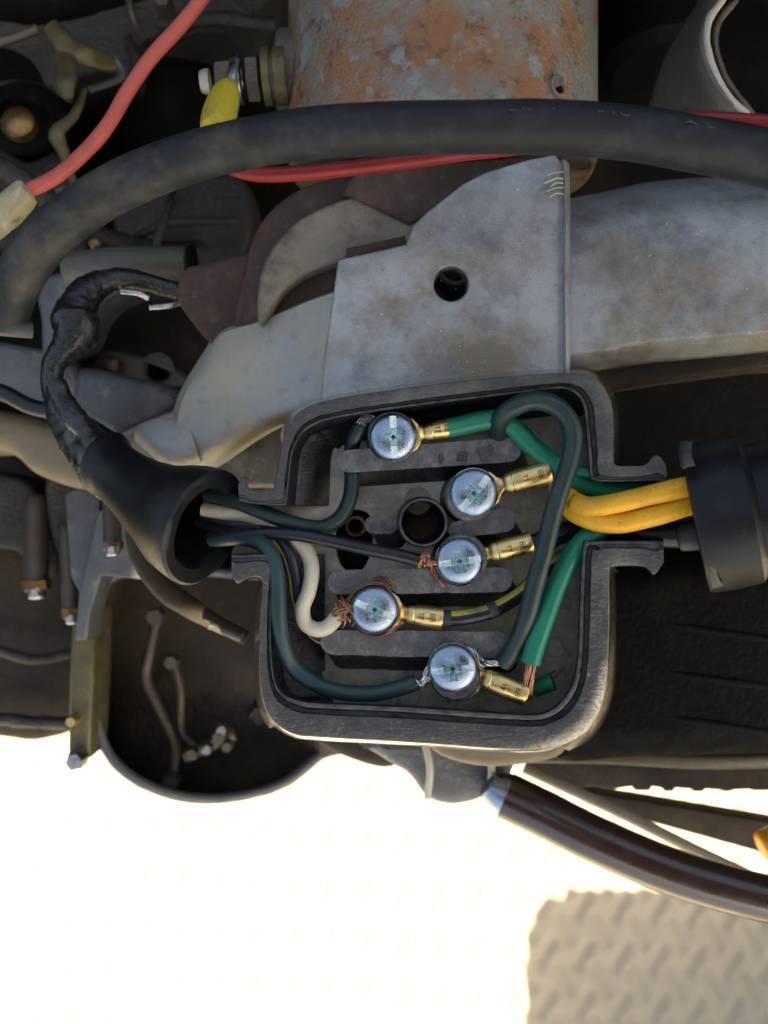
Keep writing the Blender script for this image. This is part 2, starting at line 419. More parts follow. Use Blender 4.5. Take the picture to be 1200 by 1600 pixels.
def hexbolt(name, px, py, z, r, h, material, parent, rot=0.2):
    bm = bmesh.new()
    c = W(px, py, z); k = K(z)
    R = []
    for zz, rr in ((0, 1), (h * .8, 1), (h, .86)):
        R.append([bm.verts.new(c + Vector((math.cos(rot + i * math.pi / 3) * r * k * rr, math.sin(rot + i * math.pi / 3) * r * k * rr, zz * k / S))) for i in range(6)])
    for a, b in zip(R, R[1:]):
        for i in range(6): bm.faces.new((a[i], a[(i + 1) % 6], b[(i + 1) % 6], b[i]))
    bm.faces.new(R[0][::-1]); bm.faces.new(R[-1])
    return link(name, finish(bm, 20), material, parent)

# ------------------------------------------------------------------ ground
def build_ground():
    bm = bmesh.new()
    q = 6000
    vs = [bm.verts.new((x, y, -62.5)) for x, y in ((-q, -q), (q, -q), (q, q), (-q, q))]
    bm.faces.new(vs)
    o = link('ground', finish(bm, 0), GROUNDM); o['kind'] = 'structure'
    # moulded herringbone mat: grooves sunk into one heightfield
    x0, x1, y0, y1, st = -46.0, 46.0, -58.0, 6.0, 0.22
    zt = -60.0; kk = K(zt)
    cp, rp = 58 * kk, 79 * kk
    L_, wd, dep = 28 * kk, 10 * kk, 0.45
    ox, oy = W(853, 1409, zt).x, W(853, 1409, zt).y
    def stroke(x, y):
        h = 0
        for s, dx, dy in ((1, 0, 0), (-1, cp * .5, -rp * .5)):
            ax = (x - ox - dx) / cp; ay = (y - oy - dy + 0.06 * (x - ox)) / rp
            ci, ri = round(ax), round(ay)
            lx = (ax - ci) * cp; ly = (ay - ri) * rp
            # direction of the stroke: up-right or up-left
            dx_, dy_ = 0.47 * s, 0.88
            al = lx * dx_ + ly * dy_; ac = abs(lx * dy_ - ly * dx_)
            e = max(0, abs(al) - L_ * .75)
            d = math.hypot(ac, e)
            h = max(h, math.exp(-(d / wd) ** 2))
        return h
    nx, ny = int((x1 - x0) / st), int((y1 - y0) / st)
    verts = []; faces = []
    for j in range(ny + 1):
        for i in range(nx + 1):
            x = x0 + i * st; y = y0 + j * st
            s_ = stroke(x, y)
            zz = zt - dep * s_ + 0.10 * math.sin(2 * math.pi * (x - ox) / cp) * (1 - s_)
            verts.append((x, y, zz))
    for j in range(ny):
        for i in range(nx):
            a = j * (nx + 1) + i
            faces.append((a, a + 1, a + nx + 2, a + nx + 1))
    b = [len(verts) + i for i in range(4)]
    verts += [(x0, y0, -62.4), (x1, y0, -62.4), (x1, y1, -62.4), (x0, y1, -62.4)]
    me = bpy.data.meshes.new('m'); me.from_pydata(verts, [], faces)
    for p in me.polygons: p.use_smooth = True
    o = link('floor_mat', me, MATM)
    o['kind'] = 'structure'
build_ground()

# unseen blockers added to shade the engine and the corner of the mat
def shade(name, z, poly, mt, th, label, cat):
    cu = [(p[0], p[1]) for p in poly]
    bm = bmesh.new()
    a = [bm.verts.new((x, y, z)) for x, y in cu]; b = [bm.verts.new((x, y, z + th)) for x, y in cu]
    bm.faces.new(a[::-1]); bm.faces.new(b)
    for i in range(len(cu)): bm.faces.new((a[i], a[(i + 1) % len(cu)], b[(i + 1) % len(cu)], b[i]))
    bmesh.ops.bevel(bm, geom=[e for e in bm.edges], offset=min(1.0, th * .2), segments=2, affect='EDGES')
    return tag(link(name, finish(bm), mt), label, cat)
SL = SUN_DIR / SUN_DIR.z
def added_shade_panel():  # panel added out of view to keep sun and some sky off
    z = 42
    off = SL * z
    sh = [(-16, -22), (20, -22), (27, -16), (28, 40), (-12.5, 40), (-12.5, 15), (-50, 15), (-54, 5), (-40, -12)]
    slot = [(-3.2, -4.60), (2.6, -4.66), (3.3, -4.45), (3.9, -4.02), (4.15, -3.5), (4.3, -2.9), (5.2, -2.9), (5.1, -4.3), (4.2, -5.4), (-3.2, -5.4)]  # gap shaped to let sun graze the box's lower edge and corner
    o = world_plate('added_shade_panel', [(x + off.x, y + off.y) for x, y in sh], z + .5, z, GREASE, None, .1, [[(x + off.x, y + off.y) for x, y in slot]])
    tag(o, 'black bodywork panel added over the engine, out of view, to shade it', 'panel')
added_shade_panel()
vb = thing('added_sky_screen', 'dark bodywork added round the engine, out of view, to block sky light', 'screening', (0, 24, -60))  # slabs added out of view to cut low sky light
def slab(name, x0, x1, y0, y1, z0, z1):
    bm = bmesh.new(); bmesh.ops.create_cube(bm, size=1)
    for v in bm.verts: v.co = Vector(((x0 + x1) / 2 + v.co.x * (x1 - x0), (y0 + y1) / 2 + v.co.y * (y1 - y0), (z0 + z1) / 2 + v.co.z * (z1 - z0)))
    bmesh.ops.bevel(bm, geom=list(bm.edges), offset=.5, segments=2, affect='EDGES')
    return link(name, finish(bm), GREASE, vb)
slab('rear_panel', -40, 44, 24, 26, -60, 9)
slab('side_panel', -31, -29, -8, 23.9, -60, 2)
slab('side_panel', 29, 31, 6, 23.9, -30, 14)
added_shade_panel = None
def blocker():  # block added out of view to cast the shadow on the mat
    h = 44
    top = W(815, 1385, -60)
    off = SL * h
    x0, y1 = top.x + off.x, top.y + off.y
    shade('shadow_blocker', -62.4, [(x0 + 2.5, y1), (x0, y1 - 3), (x0, y1 - 60), (x0 + 60, y1 - 60), (x0 + 60, y1)], BROWNGR, h + 2.4, 'brown crate added out of view beside the mat to cast the shadow on it', 'blocker')
blocker()

# ------------------------------------------------------------------ engine behind (deep, dark)
def smooth_poly(p, n=5): return [(a, b) for a, b in cr([tuple(map(float, q)) for q in p], n, True)]
eng = thing('engine_block', 'black greasy engine block filling the dark gaps behind the housing', 'engine', W(600, 300, -12))
plate('block', [(-700, -1400), (2000, -1400), (2000, 1120), (1200, 1160), (960, 1150), (700, 1140), (470, 1120), (200, 1120), (120, 1100), (-100, 1110), (-700, 1110)], -8.5, -18, GREASE, eng, 0.4)
plate('side_cover', smooth_poly([(-300, 700), (60, 700), (150, 760), (200, 860), (150, 1000), (140, 1120), (60, 1160), (-20, 1155), (-300, 1130)]), -7.4, -12, BROWNGR, eng, 0.5)
plate('sump', smooth_poly([(880, 930), (1000, 880), (1400, 880), (1500, 1000), (1500, 1180), (1200, 1190), (1000, 1195), (860, 1180)]), -4.6, -9, GREASE, eng, 0.8)

for yy in (965, 1040, 1110):
    tube('rib', [(985, yy, -4.7), (1120, yy + 22, -4.62), (1400, yy + 60, -4.7)], 7, GREASE, eng, wob=.1)
gear = thing('toothed_ring', 'brown toothed ring edge below the junction box, far right', 'gear', W(1040, 1200, -6))
tp = [(820, 1190)]
for i in range(14):
    x = 850 + i * 46; y = 1238 - 0.0002 * (x - 1080) ** 2
    h_ = random.uniform(1, 7); w_ = random.uniform(14, 30)
    tp += [(x, y - h_), (x + 6, y), (x + w_, y), (x + w_ + 5, y - h_)]
tp += [(1520, 1190), (1520, 1150), (820, 1150)]
plate('ring', tp, -6.2, -8.0, BROWNGR, gear, 0.08)
tube('lip', [(800, 1180, -5.9), (950, 1182, -5.8), (1100, 1190, -5.8), (1300, 1186, -5.9)], 12, DULLSTEEL, gear, flat=.6)
plate('strip', [(900, 1235), (1000, 1250), (1300, 1300), (1300, 1370), (1180, 1330), (1000, 1280)], -6.6, -7.0, BROWNGR, gear, 0.08)

GR3 = mat('brown_grimy_casting', (0.045, 0.036, 0.028), 0.6, 0.0, [((0.075, 0.055, 0.035), 0.5, 0.45, 0.65, 10), ((0.015, 0.013, 0.012), 1.0, 0.5, 0.7, 10)], 0.8, 8, 0.06, 0.1)
# lower-left casing
cas = thing('side_casing', 'dark open casing with rounded corner and pale rim, under the black boot', 'casing', W(300, 1100, -7))
plate('back_plate', smooth_poly([(150, 905), (240, 885), (470, 900), (640, 1000), (600, 1150), (500, 1190), (450, 1225), (380, 1246), (290, 1248), (210, 1226), (155, 1175), (145, 1100)]), -8.2, -9.4, GR3, cas, 0.15)
rimp = [(420, 900, -6.4), (300, 893, -6.4), (205, 893, -6.4), (163, 915, -6.4), (152, 980, -6.4), (148, 1060, -6.4), (150, 1125, -6.4), (175, 1185, -6.4), (225, 1225, -6.4), (300, 1247, -6.6), (380, 1243, -6.8), (445, 1222, -7.0), (500, 1180, -7.2)]
tube('rim', rimp, 8, BLUEGR, cas, wob=.1)
bm = bmesh.new(); c = cr(rimp, 8); va = [bm.verts.new(W(*p)) for p in c]; vb = [bm.verts.new(W(p[0], p[1], -8.4)) for p in c]
for i in range(len(c) - 1): bm.faces.new((va[i], va[i + 1], vb[i + 1], vb[i]))
wl = link('side_wall', finish(bm, 60), BROWNGR, cas); md = wl.modifiers.new('s', 'SOLIDIFY'); md.thickness = 0.12
tube('lever', [(246, 965, -7.2), (236, 1010, -7.2), (228, 1060, -7.2), (250, 1110, -7.2), (272, 1160, -7.2), (270, 1215, -7.2)], 9, DULLSTEEL, cas, wob=.15)
tube('link_rod', [(272, 1035, -7.2), (282, 1080, -7.2), (284, 1140, -7.2), (305, 1165, -7.1)], 6.5, DULLSTEEL, cas)
tube('link_pin', [(288, 1182, -7.0), (330, 1163, -7.0), (366, 1146, -7.0)], 10, DULLSTEEL, cas, wob=.2)
hexbolt('pivot', 247, 962, -7.1, 15, .3, DULLSTEEL, cas)
hexbolt('pivot', 272, 1032, -7.1, 12, .3, DULLSTEEL, cas)
hexbolt('pivot', 270, 1218, -7.1, 15, .3, DULLSTEEL, cas)
for a, b, r in ((304, 1174, 9), (327, 1166, 8), (345, 1148, 10), (350, 1136, 8), (358, 1162, 8)):
    hexbolt('nut', a, b, -7.0, r * 1.15, .3, STEEL if a in (327, 350) else DULLSTEEL, cas, a)

# bracket and bolts at the far lower left
brk = thing('plated_bracket', 'olive plated upright bracket with a bolt at its foot', 'bracket', W(128, 1080, -6))
plate('upright', [(112, 960), (148, 955), (146, 1060), (140, 1185), (106, 1185), (108, 1060)], -6.0, -6.8, OLIVE, brk, .1)
hexbolt('foot_bolt', 126, 1182, -6.0, 15, .4, STEEL, brk)
hexbolt('bolt', 118, 1123, -6.0, 9, .3, BRASS, brk)
ang = thing('angle_bracket', 'grey angle bracket behind the black boot, open slot below it', 'bracket', W(170, 850, -5.5))
plate('arm', [(150, 800), (215, 770), (240, 890), (225, 906), (158, 900), (140, 960), (136, 1000), (118, 1000), (122, 930), (134, 880)], -5.5, -6.1, BLUEGR, ang, .08)
plate('post', [(100, 770), (160, 745), (150, 900), (140, 960), (110, 900)], -5.9, -6.4, BLUEGR, ang, .08)
def bolt(px, py, z, r, label, m1=STEEL, m2=DULLBRASS, dx=0, dy=26):
    b = thing('bolt', label, 'bolt', W(px, py, z))
    tube('shank', [(px - dx, py - dy * 5.5, z - .3), (px, py, z)], r * .85, DULLSTEEL, b, dome=True)
    tube('nut', [(px, py - dy * .6, z), (px, py - 2, z)], r, m2, b, n=6)
    tube('tip', [(px, py - 4, z + .05), (px + 1, py + r * .5, z + .05)], r * .62, m1, b, dome=True)
bolt(57, 922, -6.2, 22, 'blurred brass nut with a pale tip, lowest at the far lower left')
bolt(112, 965, -6.0, 16, 'small brass nut hanging off the corner of the grey angle bracket', dx=8)
bolt(176, 858, -4.8, 17, 'steel bolt end right under the black rubber boot', dx=2, dy=20)
arch = thing('support_strap', 'brown curved strap running down from the boot towards the box', 'strap', W(300, 940, -4.5))
tube('strap', [(205, 800, -4.6, 14), (222, 870, -4.6, 17), (262, 925, -4.6, 18), (330, 968, -4.6, 14), (385, 998, -4.6, 12)], 14, BROWNGR, arch, wob=.15)
tube('end_pin', [(328, 976, -4.3), (350, 985, -4.3), (378, 996, -4.3)], 8, DULLSTEEL, arch, wob=.3)
lob = thing('gearbox_lobe', 'rounded dark lobe hanging between casing and pale connector', 'engine part', W(560, 1170, -6))
plate('lobe', smooth_poly([(380, 1120), (470, 1150), (520, 1180), (600, 1205), (640, 1180), (640, 1120), (500, 1090)]), -5.8, -8.0, BROWNGR, lob, .4)
cn = thing('pipe_connector', 'grey blurred connector under the bottom edge of the box', 'connector', W(680, 1210, -5))
plate('body', smooth_poly([(560, 1150), (600, 1190), (640, 1215), (668, 1250), (710, 1262), (765, 1246), (800, 1215), (790, 1150)]), -5.2, -7.2, BLUEGR, cn, .35)
tube('collar', [(664, 1160, -5.0), (672, 1200, -5.0), (668, 1246, -5.1)], 6, ALU_TAN, cn, dome=True)
tube('collar', [(760, 1170, -5.0), (768, 1200, -5.0), (765, 1236, -5.1)], 6, ALU_TAN, cn, dome=True)
plate('cover', smooth_poly([(670, 1130), (678, 1175), (740, 1198), (810, 1198), (880, 1180), (880, 1130)]), -4.4, -5.0, TANCOV, cn, .2)

gt = thing('glossy_tube', 'dark glossy brown tube sweeping across the bright mat', 'tube', W(1000, 1330, -5))
tube('pipe', [(790, 1243, -5.0), (850, 1272, -4.9), (930, 1312, -4.8), (1050, 1362, -4.7), (1180, 1400, -4.6), (1360, 1440, -4.5)], 36, SHINE, gt, n=28)
tube('end_collar', [(764, 1226, -5.0, 24), (780, 1236, -5.0, 31), (800, 1246, -5.0, 35)], 34, ZINC, gt, n=28, dome=True)
tt = tag(tube('slim_tube', [(820, 1200, -5.6), (880, 1228, -5.6), (980, 1275, -5.5), (1100, 1335, -5.4), (1220, 1388, -5.3), (1400, 1450, -5.2)], 9, CREAM, None), 'slim cream tube running just above the glossy brown tube', 'tube')
tag(tube('orange_cap', [(1194, 1325, -6.0), (1230, 1310, -6.0), (1290, 1300, -6.0)], 26, ORANGE, None, dome=True), 'orange cap poking in by the slim cream tube', 'cap')

# ------------------------------------------------------------------ upper-left clutter
cl = thing('linkage_bracket', 'yellowish dirty linkage bracket in the dark gap beside the faded red wire', 'bracket', W(110, 130, -5))
tube('arm', [(80, 40, -5.5, 12), (105, 70, -5.4, 17), (140, 90, -5.4, 16), (180, 100, -5.6, 10)], 14, OLIVE, cl, wob=.3, flat=.5)
tube('arm', [(102, 85, -5.4, 14), (104, 115, -5.2, 16), (98, 140, -5.2, 18), (104, 150, -5.4, 14)], 14, OLIVE, cl, wob=.3, flat=.5)
tube('arm', [(132, 140, -5.5, 6), (116, 180, -5.4, 8), (90, 205, -5.3, 12), (100, 240, -5.4, 10), (115, 290, -5.6, 7)], 8, OLIVE, cl, wob=.3, flat=.6)
tube('link', [(-60, 80, -6.0), (20, 60, -6.0), (60, 45, -6.0)], 8, DULLSTEEL, cl, wob=.2)
tube('link', [(180, 90, -6.0), (190, 120, -6.0), (140, 140, -5.8)], 6, BLUEGR, cl, wob=.2)
cb = thing('carburettor_end', 'dark brown fitting with a glinting brass plug at the photo edge', 'fitting', W(40, 190, -5.5))
lathe('housing', W(35, 195, -7.5), Vector((0, 0, 1)), [(0, 1.7), (1.2, 1.65), (1.6, 1.3), (1.7, 1.2), (1.7, 0)], GREASE, cb, 30)
lathe('ring', W(40, 190, -5.9), Vector((.2, .3, 1)), [(0, 1.0), (.25, 1.0), (.3, .9), (.3, .6), (.1, .55)], GREASE, cb, 30)
lathe('plug', W(34, 202, -5.7), Vector((0, .2, 1)), [(0, .42), (.3, .42), (.42, .28), (.45, 0)], DULLBRASS, cb, 24)
dk = thing('intake_duct', 'dark duct crossing the top corner above the linkage', 'duct', W(60, 20, -6))
tube('duct', [(-80, 10, -7), (60, 0, -6.6), (200, -10, -6.8), (330, 20, -7.2)], 38, GREASE, dk, wob=.1)
tube('clamp', [(196, -40, -6.2), (206, 20, -6.0), (222, 60, -6.3)], 6, DULLSTEEL, dk)
sd = thing('solenoid_body', 'black drum shape deep behind the faded red wire', 'engine part', W(230, 200, -8))
lathe('drum', W(260, 130, -8.2), Vector((.3, -1, 0)), [(0, 1.6), (.2, 1.8), (3.4, 1.8), (3.6, 1.6), (3.6, 0)], GREASE, sd, 40)
lathe('glint_nut', W(150, 382, -5.0), Vector((0, 0, 1)), [(0, .16), (.1, .16), (.14, .1), (.14, 0)], DULLBRASS, sd, 6)

GR2 = mat('dusty_dark_casting', (0.018, 0.016, 0.014), 0.6, 0.1, [((0.05, 0.040, 0.026), 0.5, 0.48, 0.66, 10), ((0.012, 0.012, 0.012), 1.4, 0.5, 0.7, 10)], 0.9, 8, 0.08, 0.1)
fc = thing('frame_casting', 'dusty dark casting with ribs filling the top corner behind the linkage', 'casting', W(60, 150, -7))
plate('web_plate', smooth_poly([(-200, -100), (420, -120), (400, 20), (300, 50), (220, 60), (205, 120), (150, 110), (60, 140), (-20, 110), (-200, 130)], 4), -6.6, -8.0, GR2, fc, .2)
plate('web_plate', smooth_poly([(-200, 230), (-20, 225), (40, 250), (90, 235), (120, 290), (150, 340), (120, 400), (40, 380), (-200, 420)], 4), -6.4, -8.0, GR2, fc, .2)
tube('rib', [(-60, 150, -6.4), (30, 135, -6.2), (90, 150, -6.3)], 9, GR2, fc, wob=.3)
tube('rib', [(200, 60, -6.3), (214, 110, -6.1), (190, 170, -6.4), (150, 230, -6.6)], 9, GR2, fc, wob=.3)
tube('rib', [(250, 40, -6.5), (330, 30, -6.4), (430, 40, -6.5)], 12, GR2, fc, wob=.2)
hexbolt('flange_bolt', 112, 318, -6.0, 16, .5, DULLSTEEL, fc)
hexbolt('flange_bolt', 262, 20, -6.0, 14, .5, DULLSTEEL, fc)
vh = tag(tube('vent_hose', [(-60, 250, -5.2), (0, 262, -5.1), (60, 300, -5.2), (130, 360, -5.6), (230, 390, -6.2), (330, 395, -6.8)], 18, GR2, None, wob=.05), 'dark vent hose running behind the thick black cable, far edge', 'hose')
ic = thing('inner_casting', 'dark ribbed casting seen between the cable and rusty flange', 'casting', W(250, 340, -7))
plate('face', smooth_poly([(180, 300), (330, 270), (390, 290), (380, 400), (300, 420), (200, 400)], 4), -6.6, -7.6, GR2, ic, .2)
tube('rib', [(200, 380, -6.2), (260, 350, -6.0), (370, 345, -6.2)], 7, GR2, ic, wob=.2)
tube('rib', [(235, 405, -5.9), (262, 330, -6.0), (270, 290, -6.4)], 6, GR2, ic, wob=.2)
wc = thing('rear_casting', 'dusty lower casting behind the angle bracket and bolts', 'casting', W(60, 850, -6.6))
plate('web_plate', smooth_poly([(-100, 740), (30, 745), (70, 800), (90, 880), (60, 905), (20, 860), (-100, 850)], 4), -6.6, -7.4, GR2, wc, .2)
plate('web_plate', smooth_poly([(70, 740), (130, 735), (150, 800), (120, 850), (84, 860)], 4), -6.3, -7.4, GR2, wc, .2)
tube('rib', [(-20, 1010, -7.0), (50, 1030, -6.9), (115, 1020, -7.0)], 8, GR2, wc, wob=.2)
tube('rib', [(-20, 1120, -7.0), (50, 1128, -6.9), (105, 1130, -7.0)], 10, GR2, wc, wob=.3)
# left centre brackets
lb = thing('grey_bracket', 'blue-grey dusty bracket behind the taped cable', 'bracket', W(120, 500, -4.5))
plate('arm', smooth_poly([(60, 440), (130, 415), (240, 400), (300, 405), (300, 440), (200, 450), (150, 480), (120, 540), (70, 560), (62, 500)]), -4.4, -5.2, BLUEGR, lb, .15)
plate('shelf', smooth_poly([(-80, 530), (40, 540), (110, 560), (130, 620), (80, 655), (0, 625), (-80, 610)]), -4.7, -5.6, BLUEGR, lb, .2)
tube('cross_tube', [(110, 420, -4.3), (190, 412, -4.1), (290, 412, -4.2)], 26, PIPEGR, lb, wob=.05)
lathe('tube_mouth', W(296, 412, -4.2), Vector((1, 0, 0)), [(0, .42), (.1, .44), (.14, .38), (0, .34)], GREASE, lb, 24)
kn = thing('hub_carrier', 'dark brown hub carrier with two bolt holes under the taped cable', 'engine part', W(220, 560, -5))
plate('carrier', smooth_poly([(140, 480), (200, 450), (290, 450), (330, 520), (310, 600), (220, 600), (140, 570)]), -5.6, -6.8, BROWNGR, kn, .2, holes=[(246, 575, 18)])
plate('carrier_boss', smooth_poly([(150, 545), (200, 548), (285, 580), (290, 610), (200, 600), (140, 580)]), -5.2, -5.8, DULLSTEEL, kn, .15, holes=[(246, 577, 17)])
lathe('hole_bush', W(246, 577, -5.9), Vector((0, 0, 1)), [(0, 0), (0, .25), (.5, .28)], GREASE, kn, 24)
tube('plug', [(158, 566, -5.1), (178, 572, -5.0)], 12, DULLSTEEL, kn, dome=True)
plate('cover', smooth_poly([(115, 590), (130, 572), (200, 585), (270, 605), (282, 630), (240, 665), (180, 680), (130, 660), (112, 625)]), -4.6, -6.0, BLUEGR, kn, .3)
sh = thing('shaft_boot', 'tan dusty rounded cover at the photo edge under the taped cable', 'cover', W(80, 700, -5))
plate('cover', smooth_poly([(-120, 620), (0, 640), (70, 655), (170, 690), (220, 730), (180, 758), (120, 764), (50, 740), (0, 705), (-120, 700)]), -5.0, -6.2, TANCOV, sh, .4)
tag(tube('black_cable', [(-60, 600, -4.0), (0, 612, -4.0), (50, 636, -4.0), (110, 650, -3.9), (180, 690, -3.7)], 13, BLACKW, None), 'plain black cable entering over the tan cover', 'cable')
hl = thing('web_backing', 'brown strip of casting under the dusty web beside the box', 'casting', W(330, 720, -4))
plate('strip', [(150, 690), (270, 640), (440, 655), (470, 700), (440, 760), (300, 760), (170, 730)], -4.2, -5.0, ALU_BROWN, hl, .1)

# ------------------------------------------------------------------ motor cylinder (top)
mo = thing('starter_motor', 'rust-blotched round motor casing at the top, above the thick black cable', 'motor', W(690, 100, -3.6))
prof = [(0, 3.30), (.05, 3.38), (.2, 3.44), (7.0, 3.46), (12, 3.46)]
lathe('casing', W(690, 278, -3.6), Vector((0, 1, 0)), prof, RUST, mo, 90, wob=.012)
lathe('end_face', W(690, 278, -3.6), Vector((0, 1, 0)), [(0, 0), (0.001, 3.31)], RUST, mo, 90)
lathe('bolt_hole', W(866, 137, -.90), Vector((.62, 0, .78)), [(0, .22), (.12, .21), (.14, .17), (.05, .13), (.04, .12), (.02, 0)], RUST, mo, 30)
lathe('bolt_tip', W(868, 143, -.88), Vector((.62, 0, .78)), [(0, .07), (.14, .06), (.16, 0)], GREASE, mo, 16)
lathe('stud_boss', W(445, 112, -3.3), Vector((-1, .05, 0)), [(-.6, .9), (.1, .88), (.16, .8)], PIPEGR, mo, 30)

st = thing('terminal_stud', 'dirty threaded stud with nuts sticking out of the motor side', 'stud', W(380, 120, -2.6))
ax = Vector((-1, -.06, .0))
lathe('insulator', W(448, 118, -2.8), ax, [(0, .60), (.25, .60), (.27, .52), (.32, .52), (.34, .6), (.5, .6), (.52, .5)], OLIVE, st, 30)
lathe('nut', W(408, 122, -2.8), ax, [(0, .42), (.04, .5), (.28, .5), (.32, .42), (.32, .2)], DULLSTEEL, st, 6)
lathe('washer', W(378, 124, -2.8), ax, [(0, .2), (0, .52), (.07, .52), (.07, .2)], STEEL, st, 30)
lathe('end_nut', W(368, 125, -2.8), ax, [(0, .42), (.05, .46), (.38, .44), (.42, .36), (.42, 0)], DULLSTEEL, st, 6)
lathe('stud_tip', W(328, 127, -2.8), ax, [(0, .26), (.1, .26), (.2, .22), (.22, 0)], ALU_TAN, st, 20)

pp = thing('open_pipe', 'grey-olive pipe mouth with a bright cut rim in the top corner', 'pipe', W(1100, 80, -2.5))
rows = []
for t in (0, .35, .7, 1.0):
    rows.append([(1018 + 30 * t * 0 + 112 * (0) + (1 - t) * 0 + x0_, y0_, z0_) for x0_, y0_, z0_ in
                 [((1018) * (1 - t) + 1168 * t - 1018, 172 * (1 - t) + 178 * t, -3.6 + 1.6 * math.sin(t * math.pi / 2)),
                  ((1045) * (1 - t) + 1118 * t - 1018, 90 * (1 - t) + 120 * t, -3.6 + 1.9 * math.sin(t * math.pi / 2)),
                  ((1100) * (1 - t) + 1104 * t - 1018, 0 * (1 - t) + 50 * t, -3.6 + 2.0 * math.sin(t * math.pi / 2)),
                  ((1150) * (1 - t) + 1145 * t - 1018, -90 * (1 - t) - 20 * t, -3.6 + 2.0 * math.sin(t * math.pi / 2))]])
grid('wall', rows, PIPEGR, pp, 6, thick=.12)
tube('cut_rim', [(1168, 180, -1.95), (1140, 152, -1.85), (1118, 118, -1.75), (1105, 75, -1.65), (1106, 35, -1.6), (1128, 0, -1.6), (1160, -40, -1.6)], 5.5, ALU_TAN, pp, wob=.4)
tube('inner_edge', [(1178, 182, -2.3), (1152, 150, -2.2), (1130, 115, -2.1), (1118, 70, -2.0), (1122, 35, -2.0), (1150, 0, -2.0)], 6, DULLSTEEL, pp, wob=.4)
dp = thing('exhaust_flange', 'very dark curved shell right of the motor', 'engine part', W(1000, 60, -6))
lathe('shell', W(1010, -40, -7.5), Vector((.1, -1, .1)), [(0, 1.4), (2.4, 1.5), (2.7, 1.2), (2.7, 0)], GREASE, dp, 40)

# ------------------------------------------------------------------ gearcase casting
gc = thing('motor_housing', 'grey cast aluminium housing with a drilled hole, between cable and junction box', 'housing', W(700, 450, -1.5))
plate('face', [(724, 286), (760, 268), (820, 250), (868, 240), (884, 262), (886, 330), (888, 460), (889, 592), (760, 606), (620, 622), (500, 638), (506, 560), (518, 480), (528, 405), (600, 389), (634, 381), (644, 352), (668, 330)],
      -0.85, -3.4, ALU, gc, 0.05, holes=[(705, 443, 27)])
lathe('hole_bore', W(705, 443, -2.4), Vector((0, 0, 1)), [(0, 0), (0, .28), (.03, .335), (1.5, .337)], DULLSTEEL, gc, 40)
plate('bore_plug', smooth_poly([(690, 432), (720, 425), (735, 440), (700, 462)]), -2.1, -2.5, ALU_TAN, gc, .05)
grid('ridge_edge', [[(876, 250, -.88), (880, 330, -.85), (880, 450, -.84), (881, 588, -.84)], [(883, 250, -.76), (885, 330, -.74), (885, 450, -.74), (885, 588, -.74)], [(890, 256, -.95), (891, 330, -1.0), (891, 450, -1.0), (891, 590, -1.0)]], ALU, gc, 4)
# right arm: rolls over at the top, chamfered at the lower edge
def arm_row(f):
    xs = (886, 940, 1010, 1100, 1220, 1420)
    top = (316, 306, 291, 283, 290, 300); bot = (585, 578, 566, 558, 546, 520)
    out = []
    for x, a, b in zip(xs, top, bot):
        fy, z = f
        out.append((x, a + (b - a) * fy, z))
    return out
grid('arm', [arm_row(f) for f in ((-.02, -3.2), (.0, -2.3), (.06, -1.75), (.18, -1.35), (.4, -1.18), (.65, -1.16), (.84, -1.18), (.9, -1.24), (.985, -1.62), (1.0, -1.8), (1.02, -2.4))], ALU, gc, 5, wob=.03)
plate('arm_back', [(880, 330), (1000, 310), (1100, 300), (1500, 330), (1500, 560), (1200, 572), (1060, 590), (960, 606), (880, 604)], -2.0, -3.2, BROWNGR, gc, .1)
# left web
grid('web', [[(532, 454, -1.35), (470, 476, -1.6), (404, 503, -1.9), (350, 520, -2.1), (322, 560, -2.3)],
             [(522, 500, -1.3), (460, 530, -1.5), (395, 550, -1.7), (335, 580, -1.9), (292, 610, -2.2)],
             [(512, 560, -1.3), (450, 590, -1.5), (390, 615, -1.7), (325, 640, -1.95), (276, 655, -2.2)],
             [(505, 632, -1.3), (448, 640, -1.5), (392, 665, -1.75), (330, 695, -2.0), (268, 712, -2.2)],
             [(505, 645, -1.9), (448, 655, -2.0), (398, 680, -2.2), (336, 722, -2.4), (300, 738, -2.6)],
             [(505, 650, -3.0), (448, 664, -3.0), (400, 690, -3.0), (340, 730, -3.0), (300, 740, -3.0)]], ALU_TAN, gc, 6, wob=.04)
grid('web_edge', [[(322, 560, -2.3), (292, 610, -2.2), (276, 655, -2.2), (268, 712, -2.2)], [(314, 556, -3.2), (284, 606, -3.2), (268, 655, -3.2), (262, 712, -3.2)]], ALU_TAN, gc, 6)
grid('web_top', [[(532, 454, -1.35), (470, 476, -1.6), (404, 503, -1.9), (350, 520, -2.1), (322, 560, -2.3)], [(530, 446, -3.2), (466, 468, -3.2), (400, 496, -3.2), (346, 512, -3.2), (314, 556, -3.2)]], ALU_TAN, gc, 6)
grid('lug', [[(212, 690, -3.4), (212, 675, -3.3), (225, 660, -3.2), (290, 655, -2.9)], [(212, 690, -2.6), (216, 672, -2.5), (240, 658, -2.45), (290, 652, -2.4)],
             [(240, 715, -2.2), (244, 700, -2.05), (262, 690, -2.0), (300, 680, -2.0)], [(270, 742, -2.3), (275, 735, -2.2), (288, 728, -2.1), (312, 718, -2.05)], [(272, 750, -3.2), (278, 745, -3.2), (290, 738, -3.2), (314, 728, -3.2)]], ALU_TAN, gc, 6)
for q, (u, v) in enumerate(((8, 3), (3, 1), (10, 2), (0, 4), (6, 0))):
    tube('scrape', [(850 + u, 306 - q * 8 + v, -.737), (866 + v, 302 - q * 8, -.73), (880, 300 - q * 8 + v, -.722)], 1.2 + v * .2, ALU_TAN, gc, n=6, wob=.4)
